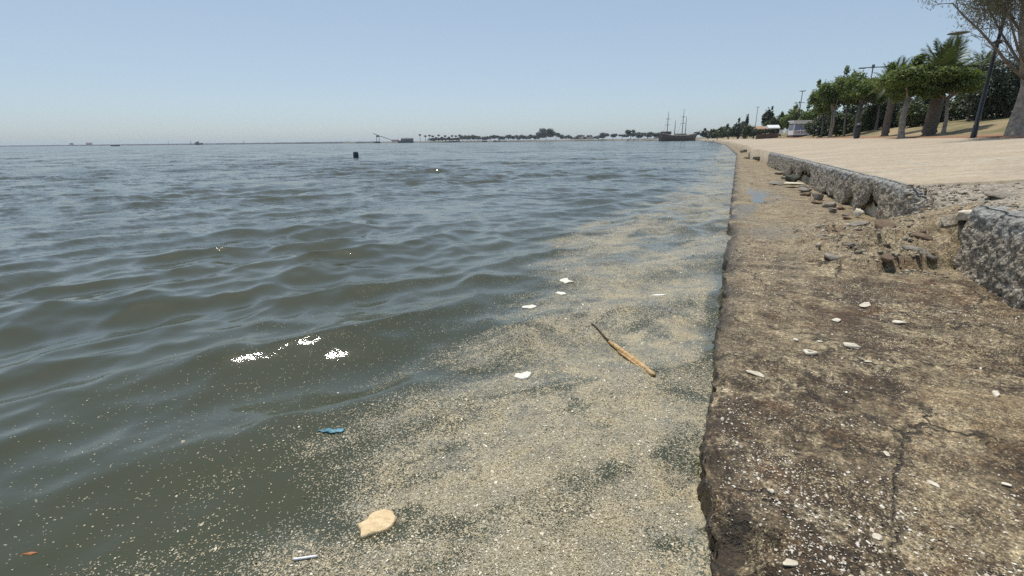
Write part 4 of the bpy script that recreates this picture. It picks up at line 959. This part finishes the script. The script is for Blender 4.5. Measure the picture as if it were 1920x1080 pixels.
# ================================================================== STREET FURNITURE
M_BLACK = plain('black_painted_steel', (.018, .019, .021), .45, .2, 5)
M_GALV = plain('galvanised_steel', (.11, .12, .13), .5, .15, 4)
g_ = on_ground(1826, 252, 19.2); root = empty('light_pole', g_)
zt = 7.4
MB().tube([(0, 0, -.1), (0, 0, .02), (0, 0, .5), (0, 0, .52), (0, 0, 3.2), (0, 0, zt)], [.105, .10, .09, .075, .06, .04], 10).build('pole', M_BLACK, root, True)
MB().box((0, 0, .01), (.34, .34, .03)).build('base_plate', M_BLACK, root)
zb = at(1867, 88, 19.2).z - g_[2]
MB().tube([(-.22, 0, zb), (.22, 0, zb)], [.018, .018], 8).box((0, 0, zb), (.2, .2, .12)).build('bracket', M_BLACK, root)
MB().box((0, 0, zt + .04), (.7, .3, .09), 0, .8).build('lamp_head', M_BLACK, root)
tag(root, 'tall black tapered light pole beside the sparse tree', 'light pole')
def lamp(label, px, py, depth, wide, kind):
    p = at(px, py, depth); gz = bank_z(p.x, p.y); root = empty('street_lamp', (p.x, p.y, gz), YAW); h = p.z - gz
    MB().tube([(0, 0, -.1), (0, 0, .5), (0, 0, h * .5), (0, 0, h)], [.13, .11, .085, .06], 10).build('pole', M_GALV, root, True)
    if kind == 'disc':
        MB().tube([(0, 0, h - .05), (0, 0, h + .02), (0, 0, h + .09)], [wide * .25, wide * .5, wide * .42], 18).build('lamp_head', M_GALV, root)
    else:
        MB().tube([(-wide / 2, 0, h - .03), (0, 0, h + .05), (wide / 2, 0, h + .1)], [.045, .06, .045], 8).build('arm', M_GALV, root)
        for s in (-1, 1): MB().box((s * wide * .40, 0, h + .02 + s * .06), (wide * .24, .28, .12), 0, .75).build('lamp_head', M_GALV, root)
        MB().box((0, 0, h + .15), (.22, .22, .4)).build('control_box', M_GALV, root)
    return tag(root, label, 'street lamp')
lamp('grey lamp post with a flat wide head above the thick palm', 1797, 63, 36, 1.35, 'disc')
lamp('lamp post with two long straight arms above the tree row', 1637, 127, 58, 3.4, 'arms')
lamp('far lamp post with flat head above the white kiosk', 1505, 171, 95, 1.3, 'disc')
lamp('farthest thin lamp post over the bushy promenade trees', 1421, 201, 150, 1.2, 'disc')
lamp('low twin armed lamp behind the far lamp post', 1499, 193, 118, 2.4, 'arms')
# litter bin
M_BIN = plain('dark_green_paint', (.018, .034, .026), .5, .25, 6)
g_ = on_ground(1606, 257, 36); root = empty('litter_bin', g_)
MB().tube([(0, 0, 0), (0, 0, .04), (0, 0, .05), (0, 0, .78), (0, 0, .8)], [.15, .15, .2, .22, .2], 14).build('body', M_BIN, root)
MB().tube([(0, 0, .92), (0, 0, 1.0), (0, 0, 1.1)], [.24, .22, .05], 14).build('lid', M_BIN, root)
for a in range(3): MB().tube([(.19 * math.cos(a * 2.1), .19 * math.sin(a * 2.1), .75), (.19 * math.cos(a * 2.1), .19 * math.sin(a * 2.1), .95)], [.015, .015], 6).build('lid_post', M_BIN, root)
tag(root, 'dark green litter bin standing at the promenade edge', 'bin')
g_ = on_ground(1525, 257, 56); tag(MB().tube([(0, 0, -.05), (0, 0, .05), (0, 0, .72), (0, 0, .76)], [.05, .035, .035, .02], 8).build('bollard', M_BLACK, None, loc=g_), 'thin dark post right of the white kiosk', 'post')
# white kiosk
M_WHITE = plain('white_paint', (.74, .74, .73), .5, .06, 1.5)
M_GLASS = plain('lilac_glass', (.20, .20, .30), .12, .15, .8)
M_PLINTH = plain('brown_plinth', (.13, .07, .055), .8, .2, 2)
g_ = on_ground(1500, 256, 77); root = empty('kiosk', g_, YAW * .6)
W_, D_, H_ = 3.0, 2.2, 2.55
MB().box((0, 0, .15), (W_ - .05, D_ - .05, .34)).build('plinth', M_PLINTH, root)
kb = MB(); kb.box((0, 0, .33 + .35), (W_, D_, .70)); kb.box((0, 0, H_ - .33), (W_, D_, .30))
for x in (-1, 1):
    for y in (-1, 1): kb.box((x * (W_ / 2 - .06), y * (D_ / 2 - .06), 1.48), (.12, .12, .9))
kb.build('body', M_WHITE, root)
for i in range(3): MB().box((-.95 + i * .95, -(D_ / 2 - .05), 1.5), (.88, .03, .86)).build('window_pane', M_GLASS, root)
for x in (-1, 1): MB().box((x * (W_ / 2 - .05), 0, 1.5), (.03, D_ - .3, .86)).build('window_pane', M_GLASS, root)
MB().box((0, 0, H_ - .10), (W_ + .35, D_ + .35, .15)).build('roof', M_WHITE, root)
MB().box((0, -D_ / 2 - .15, 1.02), (W_ - .2, .34, .05)).build('counter', M_WHITE, root)
for k_ in range(6): MB().box((-1.1 + k_ * .44, -D_ / 2 - .012, .72), (.30, .02, .34)).build('panel', plain('lilac_panel', (.40, .37, .45), .6, .1, 2) if k_ == 0 else bpy.data.materials['lilac_panel'], root)
tag(root, 'small white kiosk with lilac windows and flat roof', 'kiosk')
# market stall and boards by the far trees
M_AWN = plain('orange_tan_canvas', (.36, .235, .145), .8, .15, 2)
def stall(label, px, dp, w_, mat):
    g_ = on_ground(px, 257, dp); root = empty('market_stall', g_, YAW * .5)
    for x in (-1, 1):
        for y in (-1, 1): MB().tube([(x * w_ * .46, y * 1.0, -.1), (x * w_ * .46, y * 1.0, 2.2)], [.05, .05], 6).build('post', M_BLACK, root)
    hw, hd = w_ / 2, 1.25
    m = MB(); m.add([(-hw, -hd, 2.1), (hw, -hd, 2.1), (hw, hd, 2.1), (-hw, hd, 2.1), (-hw, 0, 2.65), (hw, 0, 2.65), (-hw, -hd, 1.9), (hw, -hd, 1.9)], [(0, 1, 5, 4), (2, 3, 4, 5), (0, 4, 3), (1, 2, 5), (0, 6, 7, 1)]); m.build('awning', mat, root)
    MB().box((0, -.7, .5), (w_ * .85, .6, 1.0)).build('counter', M_PLINTH, root); return tag(root, label, 'stall')
stall('market stall with tan awning under the far trees', 1428, 105, 3.0, M_AWN)
stall('market stall with white awning beside the tan one', 1446, 99, 2.2, M_WHITE)
for px, dp, l in ((1463, 92, 'white board on a post nearer the market stalls'), (1476, 88, 'white board on a post nearer the white kiosk')):
    g_ = on_ground(px, 257, dp); root = empty('notice_board', g_, YAW * .6)
    MB().tube([(0, 0, -.1), (0, 0, 1.7)], [.05, .05], 6).build('post', M_BLACK, root); MB().box((0, -.06, 1.15), (.62, .05, .8)).build('board', M_WHITE, root); tag(root, l, 'board')

# ================================================================== SHIP AND BOATS
M_HULL = plain('brown_hull', (.075, .04, .032), .6, .25, .4); M_RAIL = plain('tan_rail', (.34, .29, .23), .7, .15, .5)
M_MAST = plain('mast_wood', (.14, .12, .11), .7, .2, .5)
def ship():
    dp = 350; p = at(1271, 265, dp); root = empty('tall_ship', (p.x, p.y, 0), YAW + R(17)); L_ = 30.0
    n = 24; V = []; F = []
    prof = [(-1.0, -.6), (.0, -.55), (.62, .35), (.95, .75), (1.0, 1.0)]
    for i in range(n):
        t = i / (n - 1); x = -L_ / 2 + L_ * t; wv = 3.6 * (max(0, math.sin(math.pi * min(1, .12 + .88 * t) ** .9)) ** .55) + .02
        sh = 3.4 + 1.5 * (2 * abs(t - .5)) ** 2.2
        for sd_ in (1, -1):
            for h_, w_ in [(-.9, .35), (.15, .80), (.55, .95), (1.0, 1.0)]: V.append((x, sd_ * wv * w_, h_ * sh if h_ > 0 else h_))
    for i in range(n - 1):
        a, c_ = i * 8, (i + 1) * 8
        for k in range(3): F.append((a + k, c_ + k, c_ + k + 1, a + k + 1)); F.append((a + 4 + k, a + 5 + k, c_ + 5 + k, c_ + 4 + k))
        F.append((a + 3, c_ + 3, c_ + 7, a + 7)); F.append((a, a + 4, c_ + 4, c_))
    F += [(0, 1, 2, 3, 7, 6, 5, 4), tuple((n - 1) * 8 + q for q in (4, 5, 6, 7, 3, 2, 1, 0))]
    me = bpy.data.meshes.new('hull'); me.from_pydata(V, [], F); me.materials.append(M_HULL); put('hull', me, root)
    for sd_ in (1, -1):
        pts = []
        for i in range(n):
            t = i / (n - 1); wv = 3.6 * (max(0, math.sin(math.pi * min(1, .12 + .88 * t) ** .9)) ** .55) + .02; pts.append((-L_ / 2 + L_ * t, sd_ * wv, 3.4 + 1.5 * (2 * abs(t - .5)) ** 2.2 + .25))
        MB().tube(pts, .22, 6).build('rail', M_RAIL, root)
    MB().box((-10.5, 0, 5.6), (6, 4.6, 2.0), 0, .94).build('deck_house', M_HULL, root); MB().box((2, 0, 4.3), (8, 3.6, 1.6), 0, .95).build('deck_house', M_RAIL, root)
    for x, h_ in ((-9.7, 20.0), (-3.4, 14.5), (3.0, 22.0), (5.6, 16.5)):
        m = MB().tube([(x, 0, 2.5), (x, 0, h_ * .6), (x, 0, h_)], [.32, .24, .12], 8).build('mast', M_MAST, root)
        if h_ > 18:
            for q in (.55, .75): MB().tube([(x, -3, h_ * q), (x, 0, h_ * q + .1), (x, 3, h_ * q)], [.1, .14, .1], 6).build('yard', M_MAST, m)
            for sd_ in (-1, 1): MB().tube([(x - 2, sd_ * 3.2, 4), (x, 0, h_ * .8)], [.05, .04], 4).build('shroud', M_MAST, m)
    MB().tube([(14, 0, 4.8), (17.5, 0, 6.6), (19.5, 0, 7.4)], [.25, .18, .1], 7).build('bowsprit', M_MAST, root)
    tag(root, 'brown wooden sailing ship with bare masts moored at the far quay', 'ship')
ship()
M_GREYB = plain('weathered_hull', (.10, .11, .12), .6, .2, 1)
def boat(label, px, py, dp, L_, h_, mat, kind):
    p = at(px, py, dp); root = empty('boat', (p.x, p.y, 0), YAW + R(8)); n = 12; V = []; F = []
    for i in range(n):
        t = i / (n - 1); x = (t - .5) * L_; wv = L_ * .14 * (1 - (2 * t - 1) ** 4) ** .6 + .01; sh = h_ * (1 + .35 * (2 * t - 1) ** 2)
        V += [(x * .93, wv * .5, -.3), (x, wv, sh), (x, -wv, sh), (x * .93, -wv * .5, -.3)]
    for i in range(n - 1):
        a = i * 4; c_ = a + 4
        for k in range(3): F.append((a + k, c_ + k, c_ + k + 1, a + k + 1))
        F.append((a + 3, c_ + 3, c_, a))
    F += [(0, 1, 2, 3), tuple((n - 1) * 4 + q for q in (3, 2, 1, 0))]
    me = bpy.data.meshes.new('hull'); me.from_pydata(V, [], F); me.materials.append(mat); put('hull', me, root)
    if kind: MB().box((-L_ * .12, 0, h_ + kind * .5), (L_ * .36, L_ * .16, kind), 0, .85).build('cabin', M_WHITE if kind < 2 else mat, root); MB().tube([(L_ * .05, 0, h_), (L_ * .05, 0, h_ + kind * 2.6)], [.12, .06], 6).build('mast', mat, root)
    return tag(root, label, 'boat')
boat('low open boat alone on the left of the lagoon', 217, 277, 520, 9.5, 1.3, M_GREYB, 0)
boat('dark fishing boat with cabin before the far breakwater', 373, 272, 800, 13, 2.6, M_GREYB, 2.6)
boat('small boat with a short mast left of the loading crane', 652, 269, 800, 7.5, 1.6, M_GREYB, 1.6)
boat('long dark barge moored below the loading crane', 760, 267.6, 640, 20, 2.6, M_GREYB, 2.0)

# ================================================================== FAR SHORE
M_SAND = plain('far_shore_ground', (.17, .155, .12), .9, .25, .05); M_ROCKF = plain('breakwater_stone', (.07, .072, .075), .9, .3, .2)
def strip(name, pts, width, hgt, mat, label, seed, kind='structure', cat=None):
    """a low bank of ground along a polyline"""
    P = np.array(pts, float); d = np.concatenate([[0], np.cumsum(np.linalg.norm(np.diff(P, axis=0), axis=1))]); n = max(60, int(d[-1] / 12))
    t = np.linspace(0, d[-1], n); X = np.interp(t, d, P[:, 0]); Y = np.interp(t, d, P[:, 1]); T = np.stack([np.gradient(X), np.gradient(Y)], -1); T /= np.linalg.norm(T, axis=1)[:, None]; N = np.stack([T[:, 1], -T[:, 0]], -1)
    V = []
    for q, (o, z) in enumerate([(0, -1.0), (1.5, hgt * .45), (4, hgt * .85), (8, hgt), (width - 4, hgt), (width, -1)]):
        e = fbm(t / 25, 0 * t + q, 0, 3, seed) ; V.append(np.stack([X + N[:, 0] * (o + 2 * e), Y + N[:, 1] * (o + 2 * e), z + .22 * hgt * e * (z > 0)], -1))
    V = np.stack(V, 1).reshape(-1, 3)
    return tag(put(name, make_mesh(name, V, grid_faces(n, 6), mat, True)), label, cat, kind=kind)
A = lambda px, dp: tuple(at(px, 268, dp))[:2]
strip('far_shore', [A(1340, 330), A(1300, 380), A(1230, 480), A(1150, 600), A(1000, 680), A(860, 720), A(640, 760)], 120, 2.2, M_SAND, 'low sandy far shore across the lagoon', 301)
strip('breakwater', [A(700, 700), A(640, 800), A(400, 1050), A(0, 1350), A(-300, 1600)], 14, 2.6, M_ROCKF, 'long low stone breakwater closing the lagoon on the left', 302, kind='thing', cat='breakwater')
def far_tree(label, px, top, wpx, dp, seed, group=None, lm=None, name='shore_tree', n=1500):
    p = at(px, 266, dp); s = dp / FPX; zt = at(px, top, dp).z; gz = 1.6; h_ = zt - gz
    root = empty(name, (p.x, p.y, gz)); v, f = leaf_cloud(crown_lobes((0, 0, h_ * .58), wpx * s, h_ * .9, 9, seed), n, .85 * dp / 700, seed, .3)
    put('crown', make_mesh('crown', v, f, lm or L_FAR, False), root); MB().tube([(0, 0, -.5), (0, 0, h_ * .35), (0, 0, h_ * .7)], [.4, .3, .1], 6).build('trunk', M_BARK, root)
    return tag(root, label, 'tree', group)
far_tree('tall domed tree, highest on the far shore', 1024, 240, 34, 690, 401, n=5000)
far_tree('rounded tree at the left foot of the tall domed tree', 1011, 247, 24, 690, 402)
far_tree('rounded tree at the right foot of the tall domed tree', 1042, 247, 24, 690, 403)
far_tree('lower tree right of the domed group', 1054, 251, 14, 690, 404)
far_tree('pointed tree midway between the domed group and the ship', 1130, 249, 28, 620, 405)
far_tree('narrow tree right of the pointed tree', 1149, 251, 16, 620, 406)
far_tree('squat tree left of the dense clump by the ship', 1166, 252, 28, 600, 407)
far_tree('tall tree starting the dense clump left of the ship', 1182, 243, 22, 560, 408)
far_tree('second tree of the clump left of the ship', 1197, 246, 26, 540, 409)
far_tree('third tree of the clump left of the ship', 1214, 247, 28, 520, 410)
far_tree('tree just behind the stern of the ship', 1230, 248, 24, 500, 411)
far_tree('tree rising behind the bow of the ship', 1304, 246, 14, 420, 412)
ORD = 'first second third fourth fifth sixth seventh eighth ninth tenth eleventh twelfth thirteenth fourteenth fifteenth sixteenth seventeenth eighteenth nineteenth twentieth'.split()
rgf = np.random.default_rng(500)
for i, px in enumerate(np.arange(808, 864, 7.0)):
    far_tree('low bush, %s from the left under the thin far palms' % ORD[i], float(px), float(rgf.uniform(257, 260)), float(rgf.uniform(11, 16)), 722.0, 460 + i, 'low bushes under the far palms', name='shore_bush', n=400)
for i, px in enumerate(list(np.arange(868, 1004, 7.5)) + list(np.arange(1062, 1122, 8.5))):
    far_tree(('small tree, %s from the left in the low far treeline left of the domed tree' % ORD[i] if px < 1010 else 'small tree, %s from the left in the low treeline right of the domed tree' % ORD[i - 19]), float(px), float(rgf.uniform(251.5, 256.5)), float(rgf.uniform(13, 20)), float(rgf.uniform(690, 720)), 420 + i, 'low treeline on the far shore', n=600)
# thin palms and poles left of the treeline
FP = None
for i, px in enumerate([788, 798, 806, 812, 818, 823, 829, 835, 842, 848, 855, 862]):
    p = at(px, 266, 720); h_ = at(px, rgf.uniform(252.5, 258), 720).z - 1.6; root = empty('shore_palm', (p.x, p.y, 1.6))
    MB().tube([(0, 0, -.4), (.2, 0, h_ * .5), (.1, 0, h_ - .5)], [.35, .25, .22], 6).build('trunk', M_BARK, root)
    v, f = leaf_cloud([(0, 0, h_ - .4, 1.9, 1.9, 1.0)], 220, .8, 600 + i, .2); put('crown', make_mesh('crown', v, f, L_FAR, False), root)
    tag(root, 'small thin palm on the far spit, %s from the left' % ORD[i], 'palm tree', 'thin palms on the far spit')
# loading crane
p = at(715, 267, 720); root = empty('loading_crane', (p.x, p.y, 1.5), YAW); M_CRANE = plain('grey_crane_steel', (.09, .10, .11), .6, .2, .5)
for x in (-7, -3): MB().tube([(x, 0, 0), (x + .6, 0, 9)], [.45, .35], 6).build('leg', M_CRANE, root)
MB().tube([(-11, 0, 12.5), (-4, 0, 9.5), (8, 0, 5.5), (16, 0, 2.5)], [.5, .6, .5, .35], 6).build('boom', M_CRANE, root)
MB().box((-5, 0, 8.2), (3.2, 3, 2.4)).build('cabin', M_CRANE, root); tag(root, 'grey loading crane with sloping boom on the spit', 'crane')
# low sheds
M_SHEDR = plain('dull_red_roof', (.20, .12, .10), .8, .2, .3); M_SHEDW = plain('pale_wall', (.50, .47, .43), .8, .1, .3); M_SHEDD = plain('dark_wall', (.07, .07, .075), .8, .2, .3)
def shed(label, px, dp, w_, h_, wm, rm, gz=1.6):
    p = at(px, 266, dp); root = empty('shed', (p.x, p.y, gz), YAW)
    MB().box((0, 0, h_ * .35), (w_, w_ * .5, h_ * .7)).build('wall', wm, root)
    m = MB(); a, c_ = w_ * .53, w_ * .29; m.add([(-a, -c_, h_ * .68), (a, -c_, h_ * .68), (a, c_, h_ * .68), (-a, c_, h_ * .68), (-a, 0, h_), (a, 0, h_)], [(0, 1, 5, 4), (2, 3, 4, 5), (0, 4, 3), (1, 2, 5), (3, 2, 1, 0)]); m.build('roof', rm, root)
    return tag(root, label, 'building')
shed('long dark shed on the spit right of the crane', 764, 735, 17, 5.5, M_SHEDD, M_SHEDD)
shed('low red roofed shed beside the loading crane', 741, 735, 10, 3.6, M_SHEDW, M_SHEDR)
shed('pale house below the gap in the far treeline', 1085, 700, 12, 4.5, M_SHEDW, M_SHEDR)
shed('small pale house beside the pale house of the far shore', 1106, 690, 9, 4, M_SHEDW, M_SHEDD)
shed('long pale building between the clump and the ship', 1240, 560, 16, 6, M_SHEDW, M_SHEDD)
shed('pinkish block on the breakwater, second from left', 166, 1330, 13, 8, plain('pinkish_wall', (.42, .34, .32), .8, .1, .2), M_SHEDR, .5)
shed('small block on the breakwater, leftmost', 133, 1345, 8, 7, bpy.data.materials['pinkish_wall'], M_SHEDD, .5)
for px, dp, h_, l in ((316, 1120, 7, 'thin mast on the breakwater left of the fishing boat'), (358, 1075, 8, 'thin mast just left of the dark fishing boat'), (457, 1010, 6, 'thin beacon mast right of the dark fishing boat')):
    p = at(px, 268, dp); root = empty('beacon_mast', (p.x, p.y, 1.0)); MB().tube([(0, 0, 0), (0, 0, h_)], [.45, .3], 6).build('pole', M_CRANE, root); MB().box((0, 0, .8), (2.2, 2.2, 1.6)).build('base', M_CRANE, root); tag(root, l, 'mast')

# ================================================================== AIR
b = NB('haze_air'); b.t.nodes.remove(b.bsdf)
pv = b.node('VolumePrincipled', None, Density=.00017); b.set(pv.inputs['Color'], (.82, .92, 1.0)); b.set(pv.inputs['Anisotropy'], .2)
b.t.links.new(pv.outputs[0], b.out.inputs['Volume'])
hz_o = MB().box((0, 0, 13.0), (19200, 19200, 31.0)).build('haze', b.mat); tag(hz_o, 'thin pale sea haze over the lagoon', kind='stuff')
